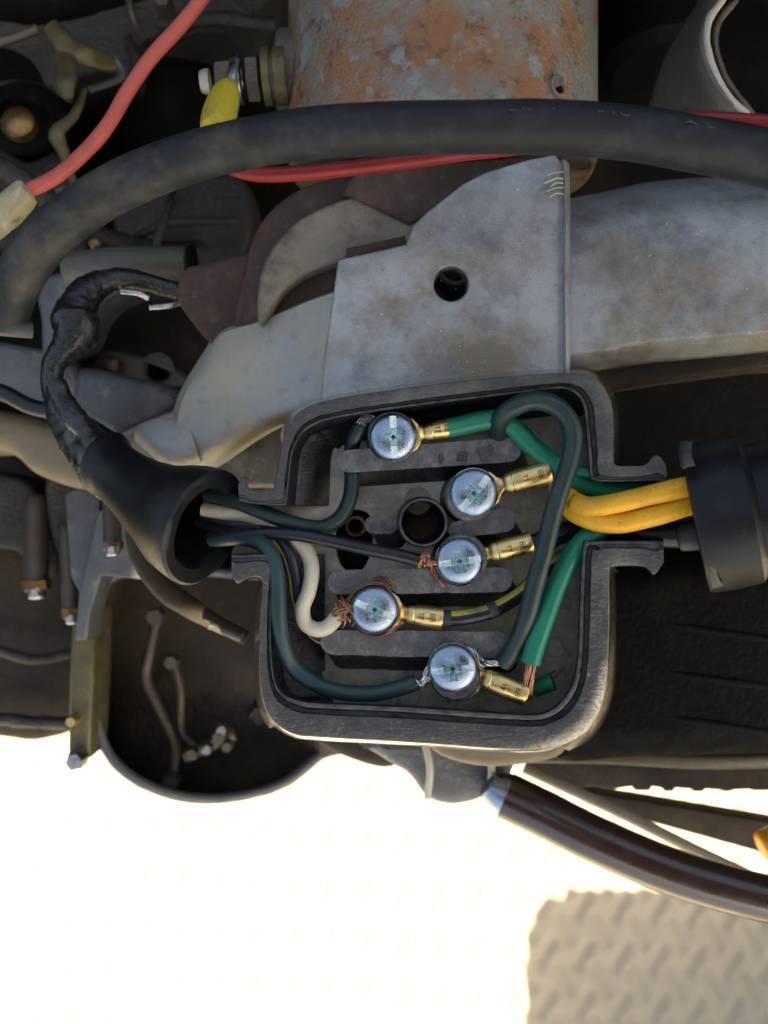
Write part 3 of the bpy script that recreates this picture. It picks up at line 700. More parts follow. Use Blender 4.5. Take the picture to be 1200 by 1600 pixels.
# round collar (bearing cap) left of the face
def arc(cx, cy, rx, ry, a0, a1, n=24): return [(cx + rx * math.cos(math.radians(a0 + (a1 - a0) * i / n)), cy - ry * math.sin(math.radians(a0 + (a1 - a0) * i / n))) for i in range(n + 1)]
co = thing('bearing_collar', 'stepped round collar with a brown band, left of the housing face', 'collar', W(520, 400, -2))
plate('outer_step', smooth_poly([(386, 540), (380, 470), (384, 400), (404, 345), (450, 300), (520, 272), (620, 262), (730, 262), (760, 330), (700, 460), (560, 560)]), -2.0, -3.2, RUST_FLANGE, co, .3, seg=5)
plate('tan_step', smooth_poly([(402, 502), (402, 460), (410, 415), (432, 375), (470, 340), (530, 312), (600, 294), (700, 270), (790, 262), (830, 300), (760, 400), (640, 405), (560, 403), (505, 417), (472, 432), (446, 452), (428, 476), (414, 500)]), -1.50, -2.05, ALU_BROWN, co, .12, seg=5)
plate('key_bar', [(540, 388), (633, 368), (635, 383), (540, 404)], -1.2, -1.6, RUST_FLANGE, co, .02)
fl = thing('rusty_flange', 'rusty iron flange lug sticking out left of the round collar', 'flange', W(340, 450, -3))
plate('lug', smooth_poly([(285, 420), (330, 408), (380, 395), (420, 400), (420, 500), (370, 520), (340, 540), (320, 528), (290, 490), (275, 462)], 4), -2.6, -4.0, RUST_FLANGE, fl, .14)
plate('disc', arc(600, 520, 235, 250, 60, 185) + [(500, 560), (720, 400)], -2.2, -3.4, RUST_FLANGE, fl, .12)
plate('motor_skirt', [(535, 300), (560, 262), (830, 244), (850, 262), (740, 300), (640, 350)], -1.40, -3.2, RUST_FLANGE, fl, .08)

# ------------------------------------------------------------------ cables over the top
big = thing('battery_cable', 'thick dusty black rubber cable arching across below the motor', 'cable', W(600, 205, 1))
tube('sheath', [(6, 505, .2, 36), (22, 450, .5, 37), (62, 384, .9, 38), (120, 332, 1.2, 38), (200, 284, 1.35, 38), (300, 246, 1.45, 38), (400, 222, 1.5, 38), (500, 207, 1.5, 39), (620, 201, 1.5, 40), (740, 199, 1.5, 40), (860, 199, 1.5, 41), (980, 208, 1.45, 41), (1080, 224, 1.4, 42), (1200, 248, 1.3, 43), (1400, 300, 1.1, 44)],
     38, HOSE, big, n=36, sub=8, wob=.012)
tube('end_band', [(-20, 508, .2), (10, 512, .4), (50, 515, .2)], 14, RUBBER, big)
# faint moulded letters along the sheath
def text_mesh(s, size, ext=0.003):
    cu = bpy.data.curves.new('t', 'FONT'); cu.body = s; cu.size = size; cu.extrude = ext; cu.align_x = 'CENTER'; cu.align_y = 'CENTER'
    o = bpy.data.objects.new('t', cu); COL.objects.link(o)
    dg = bpy.context.evaluated_depsgraph_get(); dg.update()
    me = bpy.data.meshes.new_from_object(o.evaluated_get(dg), depsgraph=dg)
    bpy.data.objects.remove(o); bpy.data.curves.remove(cu)
    return me
EMB = mat('faded_print', (0.065, 0.068, 0.075), .6, 0, [((0.035, 0.037, 0.04), 8, .4, .6, 6)], .3, 40)
for s_, px, py, an in (('S', 800, 170, 0), ('R', 822, 169, 0), ('7', 866, 168, -2), ('F', 938, 173, -6), ('I', 958, 175, -6), ('C', 976, 177, -7), ('A', 1080, 190, -12), ('L', 1110, 196, -13)):
    me = text_mesh(s_, .27, .004)
    k = K(2.0)
    c0 = W(px, py, 1.92)
    me.transform(Matrix.Translation(c0) @ Matrix.Rotation(math.radians(an), 4, 'Z') @ Matrix.Rotation(math.radians(-48), 4, 'X'))
    link('printed_mark', me, EMB, big)

fr = thing('red_wire', 'thin faded red wire bending down to a grimy sleeve, far top', 'wire', W(150, 200, 0))
tube('insulation', [(350, -60, -.6), (318, -6, -.6), (280, 42, -.6), (238, 88, -.6), (200, 142, -.6), (168, 196, -.6), (128, 242, -.6), (84, 278, -.6), (40, 300, -.6)], 11.5, REDF, fr)
tube('sleeve', [(46, 297, -.6, 14), (40, 302, -.6, 22), (10, 330, -.6, 25), (-40, 372, -.6, 27)], 24, GRIMYSLEEVE, fr, wob=.12, n=20)
r2 = thing('red_wire', 'bright red wire with a yellow sleeve, half hidden behind the thick black cable', 'wire', W(500, 270, 0))
tube('insulation', [(328, 214, -.9), (332, 236, -.6), (350, 256, -.3), (380, 268, -.1), (420, 273, 0), (500, 268, .1), (620, 254, .1), (720, 240, .2), (820, 228, .3), (940, 208, .4), (1040, 190, .5), (1120, 187, .5), (1200, 192, .5), (1320, 206, .5)], 12, RED, r2)
tube('sleeve', [(335, 205, -1.0, 22), (338, 196, -1.1, 25), (343, 180, -1.3, 27), (352, 150, -1.6, 23), (358, 134, -1.8, 14)], 24, YELSLEEVE, r2, n=22, wob=.04)
tube('ring_lug', [(358, 136, -1.9), (363, 112, -2.0), (367, 92, -2.2)], 8, STEEL, r2, flat=.5)

# ------------------------------------------------------------------ junction box
UP_O = [(372, 757), (382, 745), (392, 766), (424, 765), (429, 758), (432, 742), (440, 700), (449, 670), (463, 648), (488, 633), (525, 623), (600, 611), (700, 598), (800, 588), (868, 583), (908, 583), (934, 595), (951, 618), (958, 650), (959, 700), (959, 720), (964, 727), (980, 728), (1008, 726), (1024, 711), (1038, 722), (1042, 740)]
UP_I = [(374, 782), (382, 785), (392, 787), (430, 790), (446, 790), (449, 780), (456, 715), (465, 690), (478, 673), (502, 660), (535, 652), (603, 641), (702, 628), (800, 616), (862, 608), (886, 609), (903, 620), (912, 640), (915, 670), (920, 720), (922, 745), (932, 752), (960, 753), (1010, 752), (1025, 752), (1034, 752), (1040, 750)]
LO_O = [(1037, 878), (1022, 897), (1006, 885), (970, 884), (957, 886), (952, 893), (952, 960), (950, 1040), (944, 1090), (926, 1132), (896, 1157), (850, 1170), (780, 1170), (640, 1160), (500, 1152), (458, 1147), (426, 1126), (410, 1092), (405, 1040), (407, 960), (411, 918), (409, 905), (400, 901), (386, 904), (371, 911), (362, 897)]
LO_I = [(1037, 846), (1025, 845), (1006, 845), (950, 845), (921, 846), (911, 851), (906, 930), (903, 1020), (894, 1068), (878, 1094), (860, 1109), (835, 1116), (780, 1114), (640, 1104), (500, 1098), (470, 1094), (444, 1084), (430, 1062), (424, 1015), (424, 940), (427, 888), (423, 870), (414, 866), (392, 866), (372, 866), (362, 867)]
def dense(o, i):
    a = [(*p, *q) for p, q in zip(o, i)]
    out = []
    for k in range(len(a) - 1):
        seg = math.hypot(a[k + 1][0] - a[k][0], a[k + 1][1] - a[k][1])
        out.append((k, seg))
    c = cr(a, 6)
    return c
def floor_pt(x, y):
    nx = x + 0.72 * max(0, 540 - x) if 640 < y < 1110 and x > 400 else x
    t = min(1, max(0, (x - 440) / 60)) * min(1, max(0, (930 - x) / 40))
    ny = y + (42 * t if y < 760 else 0)
    if x > 890 and x < 930: nx = x + 14
    if y > 1050 and 470 < x < 900: ny = y + 12
    return nx, ny
FLZ = -1.5
RZ_ = -0.5
box = thing('junction_box', 'open black plastic junction box with worn grey rim and wire necks at both sides', 'electrical box', W(690, 880, FLZ))
FLOORLOOP = []
def wall_part(O, I, nm, flare):
    c = dense(O, I)
    bmA = bmesh.new(); bmB = bmesh.new()
    A = []; B = []
    for ox, oy, ix, iy in c:
        dx, dy = ox - ix, oy - iy
        l = math.hypot(dx, dy) or 1
        ux, uy = dx / l, dy / l
        P = lambda f, z: W(ix + dx * f, iy + dy * f, z)
        jz = 0.012 * noise.noise(Vector((ox * .03, oy * .03, 1)))
        jj = 0.03 * noise.noise(Vector((ox * .06, oy * .06, 5)))
        neck = (ix < 450 or ix > 925) and 740 < iy < 880
        g0, g1, g2 = (.34, .17, .0) if not neck else (.30, .17, 0)
        gd = -0.15 if not neck else -.05
        fl_ = (flare * (1.0 if not neck else .2)) if iy < 1085 or ix > 850 else 5
        fx, fy = floor_pt(ix, iy)
        A.append([bmA.verts.new(v) for v in (W(ox + ux * fl_, oy + uy * fl_, -2.6), W(ox + ux * fl_ * .8, oy + uy * fl_ * .8, -1.0), P(1.0, -0.05), P(.985 + jj * .3, -0.012), P(.96 + jj * .3, jz), P(.7, jz * .8 + .004), P(g0 + .03 + jj, jz), P(g0 + jj, -.015), P(g0 - .03 + jj, gd), P(g1 + .02, gd),
                                            P(g1, -.05), P(g1 - .04, -.03), P(.03, -.035), P(0.0, -.06), P(-.03, -.3), W(ix * .8 + fx * .2, iy * .7 + fy * .3, -1.15), W(fx, fy, FLZ - .02))])
        FLOORLOOP.append(W(fx, fy, FLZ))
    m = len(A[0])
    me_rim, me_in = bmA, None
    lay = []
    for a, b in zip(A, A[1:]):
        for k in range(m - 1):
            f = bmA.faces.new((a[k], b[k], b[k + 1], a[k + 1])); f.material_index = 0 if 2 <= k <= 6 else (2 if k < 2 else 1)
    for a in (A[0], A[-1]): bmA.faces.new(a).material_index = 0
    bmesh.ops.recalc_face_normals(bmA, faces=bmA.faces)
    me = finish(bmA, 38)
    me.materials.append(RIM); me.materials.append(PLASTIC); me.materials.append(OUTER)
    return link(nm, me, None, box)
wall_part(UP_O, UP_I, 'wall', 9)
wall_part(LO_O, LO_I, 'wall', 13)
hc = W(661, 816, RZ_)
circ = lambda x, y, r, n=36: [(x + r * math.cos(-2 * math.pi * k / n), y + r * math.sin(-2 * math.pi * k / n)) for k in range(n)]
drain = [(W(x, y, FLZ).x, W(x, y, FLZ).y) for x, y in smooth_poly([(530, 808), (552, 796), (578, 806), (582, 850), (566, 890), (536, 888), (524, 850)])]
world_plate('base', [(v.x, v.y) for v in FLOORLOOP], FLZ, FLZ - .3, FLOORP, box, .004, [circ(hc.x, hc.y, .40), drain])

def capsule(x0, y0, x1, y1, h0, h1=None, n=10):
    """outline of a bar with round ends"""
    h1 = h1 or h0
    a = math.atan2(y1 - y0, x1 - x0)
    out = [(x1 + h1 * math.cos(a - math.pi / 2 + math.pi * i / n), y1 + h1 * math.sin(a - math.pi / 2 + math.pi * i / n)) for i in range(n + 1)]
    out += [(x0 + h0 * math.cos(a + math.pi / 2 + math.pi * i / n), y0 + h0 * math.sin(a + math.pi / 2 + math.pi * i / n)) for i in range(n + 1)]
    return out
def notch(out, cx, cy, r):
    """press a round bite into an outline"""
    dd = []
    m = len(out)
    for i in range(m):
        a, b = out[i], out[(i + 1) % m]
        n = max(1, int(math.hypot(b[0] - a[0], b[1] - a[1]) / 4))
        dd += [(a[0] + (b[0] - a[0]) * k / n, a[1] + (b[1] - a[1]) * k / n) for k in range(n)]
    res = []
    for x, y in dd:
        d = math.hypot(x - cx, y - cy)
        if d < r: x, y = cx + (x - cx) * r / max(d, 1), cy + (y - cy) * r / max(d, 1)
        res.append((x, y))
    return res
RZ = -0.5
def divider(out, zt):
    out = [(x + 1.2 * noise.noise(Vector((x * .06, y * .06, 2))), y + 1.2 * noise.noise(Vector((x * .06, y * .06, 9)))) for x, y in out]
    cx = sum(p[0] for p in out) / len(out); cy = sum(p[1] for p in out) / len(out)
    bm = bmesh.new(); R = []
    for ins, dz, dx, dy in ((2.2, 0, 0, 0), (.8, -.008, 0, 0), (0, -.035, 0, 0), (-.5, -.3, 4, 6), (-1, FLZ - zt, 15, 25)):
        ring = []
        m = len(out)
        for i in range(m):
            a, b = out[i - 1], out[(i + 1) % m]
            tx, ty = b[0] - a[0], b[1] - a[1]; l = math.hypot(tx, ty) or 1
            x, y = out[i][0] - ty / l * -ins * sg(out) , out[i][1] + tx / l * -ins * sg(out)
            ring.append(bm.verts.new(W(x + dx, y + dy, zt + dz)))
        R.append(ring)
    for k, (a, b) in enumerate(zip(R, R[1:])):
        for i in range(len(a)):
            f = bm.faces.new((a[i], a[(i + 1) % len(a)], b[(i + 1) % len(a)], b[i])); f.material_index = 1 if k >= 2 else 0
    f = bm.faces.new(R[0]); bmesh.ops.triangulate(bm, faces=[f])
    me = finish(bm, 35); me.materials.append(RIDGE); me.materials.append(PLASTIC)
    return link('divider', me, None, box)
def sg(o):
    a = sum(o[i][0] * o[(i + 1) % len(o)][1] - o[(i + 1) % len(o)][0] * o[i][1] for i in range(len(o)))
    return 1 if a > 0 else -1
divider(capsule(546, 721, 795, 703, 16, 17), RZ)
divider(capsule(584, 820, 608, 819, 12, 13), RZ - .25)
divider(notch(capsule(712, 828, 786, 813, 10, 17), 740, 772, 41), RZ - .05)
divider(notch(notch(capsule(531, 910, 781, 906, 17, 17), 586, 951, 42), 718, 878, 40), RZ)
divider(notch(notch(capsule(520, 1004, 777, 1008, 17, 19), 585, 952, 40), 707, 1045, 42), RZ)
for x, y, w in ((722, 713, 8), (690, 717, 3)):
    plate('rib_mark', [(x - w, y - 6), (x + w, y - 8), (x + w - 1, y + 6), (x - w + 1, y + 8)], RZ + .03, RZ - .1, PLASTIC, box, .01)
plate('rib_mark', smooth_poly([(748, 702), (770, 698), (768, 708), (760, 715), (756, 722), (750, 712)]), RZ + .05, RZ - .1, PLASTIC, box, .01)
# centre mounting tube
c0 = W(660, 815, 0)
cc = W(661, 816, RZ)
lathe('mounting_tube', Vector((cc.x, cc.y, FLZ)), Vector((0, 0, 1)), [(0, .52), (1.0, .49), (1.12, .475), (1.16, .46), (1.16, .42), (1.12, .405), (0, .39), (-.8, .385)], PLASTIC, box, 48, wob=.01)
lathe('mounting_hole', Vector((cc.x, cc.y, FLZ - .8)), Vector((0, 0, 1)), [(0, 0), (0, .39)], CORE, box, 32)
tube('hole_pin', [(664, 850, -2.2), (682, 862, -2.2)], 3, DULLSTEEL, box)
for x, y, r in ((515, 1059, 14), (866, 1012, 15), (652, 782, 22), (640, 1088, 15)):
    lathe('ejector_mark', Vector((W(x, y, FLZ).x, W(x, y, FLZ).y, FLZ)), Vector((0, 0, 1)), [(0, r * K(FLZ)), (.012, r * K(FLZ)), (.016, r * K(FLZ) * .93), (.008, r * K(FLZ) * .88), (.008, 0)], FLOORP, box, 32)
# side slot in the base with the brass showing
world_plate('drain_recess', [(W(x, y, FLZ).x, W(x, y, FLZ).y) for x, y in ((505, 780), (600, 780), (600, 910), (505, 910))], FLZ - .75, FLZ - .85, GREASE, box, .01)
lathe('drain_bush', W(556, 822, FLZ - .35), Vector((0, 0, 1)), [(0, .22), (.05, .21), (.06, .17), (.0, .15)], DULLBRASS, box, 30)

# screw posts
SCR = [(614, 683, -88, 36, -.34), (740, 770, 50, 37, -.40), (718, 876, 8, 36, -.42), (585, 952, -22, 36, -.36), (707, 1043, 6, 37, -.28)]
for i, (x, y, a, r, z) in enumerate(SCR):
    w = W(x, y, z)
    ox, oy = ((-.02, .03), (-.06, -.07), (.05, .04), (-.02, -.02), (.05, -.14))[i]
    lathe('screw_post', Vector((w.x + ox, w.y + oy, FLZ)), Vector((0, 0, 1)), [(0, .52), (1.0, .49), (1.12 + (z + .42), .48), (1.17 + (z + .42), .45), (1.17 + (z + .42), 0)], RIDGE if i in (1, 2) else PLASTIC, box, 40)

# ------------------------------------------------------------------ screws
def screw_mesh():
    R0 = .44
    prof = [(0.0, -.02), (R0 * .93, -.02), (R0, .02), (R0, .07), (R0 * .985, .10), (R0 * .94, .130), (R0 * .85, .163), (R0 * .7, .195), (R0 * .5, .221), (R0 * .28, .237), (0, .243)]
    bm = bmesh.new(); R = []; n = 64
    for r, z in prof[1:-1]: R.append([bm.verts.new((r * math.cos(2 * math.pi * k / n), r * math.sin(2 * math.pi * k / n), z)) for k in range(n)])
    for a, b in zip(R, R[1:]):
        for k in range(n): bm.faces.new((a[k], a[(k + 1) % n], b[(k + 1) % n], b[k]))
    bm.faces.new(R[0][::-1])
    top = bm.verts.new((0, 0, .243))
    for k in range(n): bm.faces.new((R[-1][k], R[-1][(k + 1) % n], top))
    bmesh.ops.recalc_face_normals(bm, faces=bm.faces)
    me = bpy.data.meshes.new('head'); bm.to_mesh(me); bm.free()
    ob = bpy.data.objects.new('tmp', me); COL.objects.link(ob)
    def cutter(L0, w0, L1, w1, z0, z1):
        b = bmesh.new()
        lo = [b.verts.new((sx * L1, sy * w1, z0)) for sx, sy in ((-1, -1), (1, -1), (1, 1), (-1, 1))]
        hi = [b.verts.new((sx * L0, sy * w0, z1)) for sx, sy in ((-1, -1), (1, -1), (1, 1), (-1, 1))]
        b.faces.new(lo[::-1]); b.faces.new(hi)
        for k in range(4): b.faces.new((lo[k], lo[(k + 1) % 4], hi[(k + 1) % 4], hi[k]))
        bmesh.ops.recalc_face_normals(b, faces=b.faces)
        m = bpy.data.meshes.new('c'); b.to_mesh(m); b.free()
        return m
    tmp = []
    for m, rot in ((cutter(.50, .068, .50, .062, .150, .40), 0), (cutter(.26, .095, .15, .045, .105, .40), 0), (cutter(.26, .097, .15, .047, .1051, .401), 90)):
        m.transform(Matrix.Rotation(math.radians(rot), 4, 'Z'))
        c = bpy.data.objects.new('cut', m); COL.objects.link(c); tmp.append(c)
        md = ob.modifiers.new('b', 'BOOLEAN'); md.operation = 'DIFFERENCE'; md.solver = 'EXACT'; md.object = c
    # a square well where the arms cross
    m = cutter(.14, .14, .03, .03, .08, .402); m.transform(Matrix.Rotation(math.radians(45), 4, 'Z'))
    c = bpy.data.objects.new('cut', m); COL.objects.link(c); tmp.append(c)
    md = ob.modifiers.new('b', 'BOOLEAN'); md.operation = 'DIFFERENCE'; md.solver = 'EXACT'; md.object = c
    dg = bpy.context.evaluated_depsgraph_get(); dg.update()
    out = bpy.data.meshes.new_from_object(ob.evaluated_get(dg), depsgraph=dg)
    for t in tmp + [ob]: bpy.data.objects.remove(t)
    bm = bmesh.new(); bm.from_mesh(out)
    import bisect
    for f in bm.faces:
        c = f.calc_center_median(); r = math.hypot(c.x, c.y)
        top = .243
        for (r1, z1), (r0, z0) in zip(prof[1:], prof):
            pass
        pts = sorted(p for p in prof[3:])
        for (ra, za), (rb_, zb_) in zip(pts, pts[1:]):
            if ra <= r <= rb_: top = za + (zb_ - za) * (r - ra) / (rb_ - ra)
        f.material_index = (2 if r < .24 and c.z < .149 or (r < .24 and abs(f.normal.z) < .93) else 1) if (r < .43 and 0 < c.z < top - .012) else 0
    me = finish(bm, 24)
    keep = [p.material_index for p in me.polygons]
    me.materials.clear(); me.materials.append(ZINC); me.materials.append(SLOTSKY); me.materials.append(TEALSKY)
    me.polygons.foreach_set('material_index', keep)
    return me
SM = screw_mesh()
wb = bmesh.new(); R = []
for r, z in ((.30, -.03), (.455, -.03), (.46, -.045), (.455, -.062), (.30, -.062)): R.append([wb.verts.new((r * math.cos(2 * math.pi * k / 48), r * math.sin(2 * math.pi * k / 48), z)) for k in range(48)])
for a, b in zip(R, R[1:] + R[:1]):
    for k in range(48): wb.faces.new((a[k], a[(k + 1) % 48], b[(k + 1) % 48], b[k]))
WM = finish(wb, 30); WM.materials.append(STEEL)
slab = ['topmost zinc screw, slot upright, nearest the box rim', 'zinc screw just right of the round hole, slot tilted steeply up', 'zinc screw below the round hole with copper strands at its side',
        'zinc screw between two dividers with copper curled round it, furthest left', 'lowest zinc screw, on a wide washer, with tinned strands at both sides']
proto = None
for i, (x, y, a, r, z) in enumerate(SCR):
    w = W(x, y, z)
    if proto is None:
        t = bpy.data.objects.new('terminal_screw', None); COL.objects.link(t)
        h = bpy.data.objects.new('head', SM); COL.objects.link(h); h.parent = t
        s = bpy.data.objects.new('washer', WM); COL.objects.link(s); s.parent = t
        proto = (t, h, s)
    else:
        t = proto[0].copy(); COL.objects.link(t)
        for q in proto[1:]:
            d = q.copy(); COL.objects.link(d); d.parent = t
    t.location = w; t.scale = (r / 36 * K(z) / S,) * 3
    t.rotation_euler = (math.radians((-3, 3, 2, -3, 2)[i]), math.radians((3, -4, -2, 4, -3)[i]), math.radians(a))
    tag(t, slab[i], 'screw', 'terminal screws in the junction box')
wsh = W(716, 1052, -.5)
tag(lathe('flat_washer', Vector((wsh.x, wsh.y, -.5)), Vector((0, 0, 1)), [(0, .2), (0, .52), (.03, .525), (.055, .51), (.06, .46), (.06, .2)], STEEL, None, 48, wob=.01), 'wide grey flat washer showing below the lowest screw', 'washer')

# ------------------------------------------------------------------ ring terminals
def terminal(parent, sx, sy, ex, ey, z, r, zs, marks=True, rr=37):
    """brass ring under the screw, neck and crimped barrel; all one part"""
    A = W(sx, sy, zs); B = W(ex, ey, z)
    d = (B - A); d.z = 0; L = d.length; d.normalize(); n = Vector((-d.y, d.x, 0))
    k = K(z)
    bm = bmesh.new()
    ring = []
    for q, (ra, zz) in enumerate(((.22, -.05), (rr * k, -.05), (rr * k, -.09), (.22, -.09))):
        ring.append([bm.verts.new(Vector((A.x + math.cos(2 * math.pi * j / 40) * ra, A.y + math.sin(2 * math.pi * j / 40) * ra, zs + zz))) for j in range(40)])
    for a, b in zip(ring, ring[1:] + ring[:1]):
        for j in range(40): bm.faces.new((a[j], a[(j + 1) % 40], b[(j + 1) % 40], b[j]))
    s0 = rr * k * .86
    st_ = [(s0 - .12, .36, .02, zs - .065), (s0 + .03, .30, .02, zs - .065), (s0 + .12, .17, .035, zs - .05), (s0 + .20, .125, .085, z - .02), (s0 + .27, r * k * .82, r * k * .62, z), (s0 + .36, r * k * .9, r * k * .82, z),
           (s0 + .38, r * k * .86, r * k * .78, z), (s0 + .41, r * k * .92, r * k * .86, z), ((s0 + L) * .5 + .12, r * k, r * k * .92, z), (L - .12, r * k * 1.02, r * k * .98, z), (L - .01, r * k * 1.06, r * k * 1.02, z), (L, r * k * 1.02, r * k * 1.0, z),
           (L - .005, r * k * .86, r * k * .84, z), (L - .25, r * k * .8, r * k * .8, z)]
    R = []
    m = 28
    for s_, w_, h_, zz in st_:
        c = Vector((A.x, A.y, 0)) + d * s_
        R.append([bm.verts.new(Vector((c.x, c.y, zz)) + n * math.cos(2 * math.pi * j / m) * w_ * (1 + .03 * math.sin(j * 3 + s_ * 9)) + Vector((0, 0, 1)) * math.sin(2 * math.pi * j / m) * h_) for j in range(m)])
    for a, b in zip(R, R[1:]):
        for j in range(m): bm.faces.new((a[j], a[(j + 1) % m], b[(j + 1) % m], b[j]))
    bm.faces.new(R[0][::-1]); bm.faces.new(R[-1])
    o = link('ring_terminal', finish(bm, 35), BRASS, parent)
    if marks:
        rk = r * k
        for s_, txt, sz in ((L - .20, '88', .17), (s0 + (L - s0) * .55, 'TT', .13)):
            me = text_mesh(txt, sz, .004)
            c = Vector((A.x, A.y, 0)) + d * s_
            for v in me.vertices:      # wrapped over the barrel, reading across it
                ac, al = v.co.x, v.co.y
                th = max(-1.2, min(1.2, (ac - .0) / rk))
                p = Vector((c.x, c.y, z)) + d * al + n * (-math.sin(th) * rk * 1.0) + Vector((0, 0, 1)) * (math.cos(th) * rk * .955 + v.co.z * 1.2)
                v.co = p
            mk = link('stamped_mark', me, BRASS_DK, o)
            mk.matrix_parent_inverse = Matrix()
            mk.matrix_parent_inverse = (o.matrix_parent_inverse @ Matrix()).inverted() if False else Matrix()
            mk['fix'] = 1
    return o

# ------------------------------------------------------------------ wires
gA = 'wires in the junction box'
def wire(label, loc): return thing('insulated_wire', label, 'wire', W(*loc), gA)

w = wire('bright green wire from the topmost screw, crossing under the dark loop', (760, 660, -.4))
terminal(w, 614, 683, 714, 667, -.46, 14.5, SCR[0][4])
tube('insulation', [(700, 669, -.46), (716, 666, -.45), (745, 659, -.42), (775, 656, -.42), (800, 666, -.42), (826, 692, -.42), (850, 712, -.42), (878, 736, -.45), (905, 756, -.5), (940, 766, -.52), (985, 768, -.62), (1040, 764, -.8), (1110, 752, -.9)], 15.5, GREEN, w)
tube('insulation_fold', [(903, 736, -.34), (925, 740, -.3), (940, 752, -.4)], 9, GREEN, w, dome=True)

w = wire('dark green wire making a tall hooked loop over the green and yellow wires', (870, 700, 0))
tube('insulation', [(784, 686, -.75), (779, 672, -.5), (784, 652, -.2), (803, 636, .0), (833, 626, .08), (863, 632, .1), (886, 652, .1), (895, 682, .1), (890, 720, .12), (875, 765, .15), (862, 810, .12), (850, 860, .08), (838, 905, .02), (824, 960, -.1), (812, 995, -.25), (797, 1022, -.4), (786, 1036, -.5)], 15.2, DKGREEN, w, n=20)
strands('tinned_strands', [(790, 1034, -.5), (772, 1037, -.4), (756, 1036, -.38), (744, 1022, -.42), (730, 1014, -.45)], TINNED, w, 7, 6, 1.7, 1.2)

w = wire('upper of the two yellow wires in the right-hand neck', (960, 780, 0))
tube('insulation', [(868, 752, -.5, 12), (878, 764, -.35, 15), (896, 784, -.2, 16), (920, 792, -.08, 16), (960, 787, -.0, 16), (1010, 775, .02, 16), (1060, 764, 0, 17), (1120, 750, -.1, 17)][2:], 16, YELLOW, w, dome=True)
tube('insulation', [(862, 764, -.55), (876, 766, -.5), (892, 776, -.42), (905, 788, -.35)], 13, YELLOW, w, dome=True)

w = wire('yellow wire of the screw by the round hole, lower in the neck', (960, 810, 0))
terminal(w, 740, 770, 858, 737, -.46, 19, SCR[1][4])
strands('copper_strands', [(852, 740, -.48), (866, 745, -.48), (876, 764, -.5)], COPPER, w, 9, 13, 1.5, .2)
tube('insulation', [(884, 790, -.35, 13), (902, 804, -.25, 15), (935, 815, -.16, 16.5), (975, 816, -.12, 17), (1020, 806, -.1, 17), (1065, 792, -.12, 17), (1120, 776, -.2, 17)], 16, YELLOW, w, dome=True)

w = wire('bright green wire running down the box wall with its bare end at the lowest screw', (860, 920, 0))
terminal(w, 707, 1043, 822, 1084, -.40, 18.5, SCR[4][4])
tube('insulation', [(1110, 786, -.6), (1040, 796, -.55), (985, 806, -.5), (945, 822, -.45), (910, 846, -.36), (884, 884, -.28), (864, 930, -.2), (848, 975, -.14), (836, 1010, -.12), (829, 1036, -.14)], 15.5, GREEN, w, n=20)
strands('copper_strands', [(829, 1034, -.14), (826, 1052, -.2), (823, 1072, -.3), (822, 1090, -.42)], COPPER, w, 11, 10, 1.4, .15)
w = wire('short cut green stub with a dark end beside the lowest brass barrel', (850, 1068, -.9))
tube('insulation', [(834, 1076, -.8), (864, 1064, -.7)], 14, GREEN, w, sub=3, n=20)
tube('bare_core', [(856, 1066, -.70), (868, 1056, -.5), (880, 1044, -.52)], 2.5, CORE, w)
tube('bare_core', [(856, 1063, -.68), (862, 1052, -.6), (868, 1048, -.62)], 2, CORE, w)

w = wire('fat black wire leaving the screw below the round hole, under the dark loop', (900, 830, -.8))
terminal(w, 718, 876, 830, 848, -.52, 17.5, SCR[2][4])
tube('insulation', [(822, 852, -.55, 14), (850, 844, -.6, 16), (880, 832, -.72, 17), (920, 826, -.82, 17), (980, 832, -.9, 18), (1040, 836, -.85, 20), (1090, 836, -.8, 21), (1140, 840, -.8, 21)], 16, BLACKW, w)
tube('gland', [(1062, 842, -.72, 20), (1080, 838, -.66, 23), (1130, 830, -.6, 24)], 22, RUBBER, w, dome=True)

w = wire('black wire with thin yellow stripe leaving the leftmost screw towards the wall', (780, 955, -.7))
terminal(w, 585, 952, 691, 966, -.5, 17, SCR[3][4])
tube('insulation', [(684, 966, -.5), (700, 967, -.5), (735, 963, -.52), (775, 951, -.6), (815, 926, -.8), (845, 896, -1.0), (880, 872, -1.1), (930, 846, -1.2), (1000, 828, -1.3), (1100, 824, -1.3)], 12.5, STRIPE_D, w, uv=True, n=24)
tube('tape_band', [(762, 956, -.56), (775, 951, -.59)], 13.4, RUBBER, w)
tube('tape_band', [(690, 966.5, -.5), (704, 967, -.5)], 13.4, RUBBER, w)

# left side
w = wire('dark green wire curving up to the topmost screw from the left neck', (500, 810, -.6))
tube('insulation', [(322, 772, -.9), (350, 778, -.8), (390, 792, -.6), (430, 808, -.5), (470, 821, -.5), (505, 824, -.6), (532, 808, -.75), (547, 778, -.85), (550, 745, -.9), (548, 712, -.85), (554, 684, -.7), (565, 664, -.6)], 12, DKGREEN, w)
strands('tinned_strands', [(562, 670, -.6), (568, 658, -.52), (582, 656, -.46), (598, 664, -.44)], TINNED, w, 9, 8, 1.6, .3)

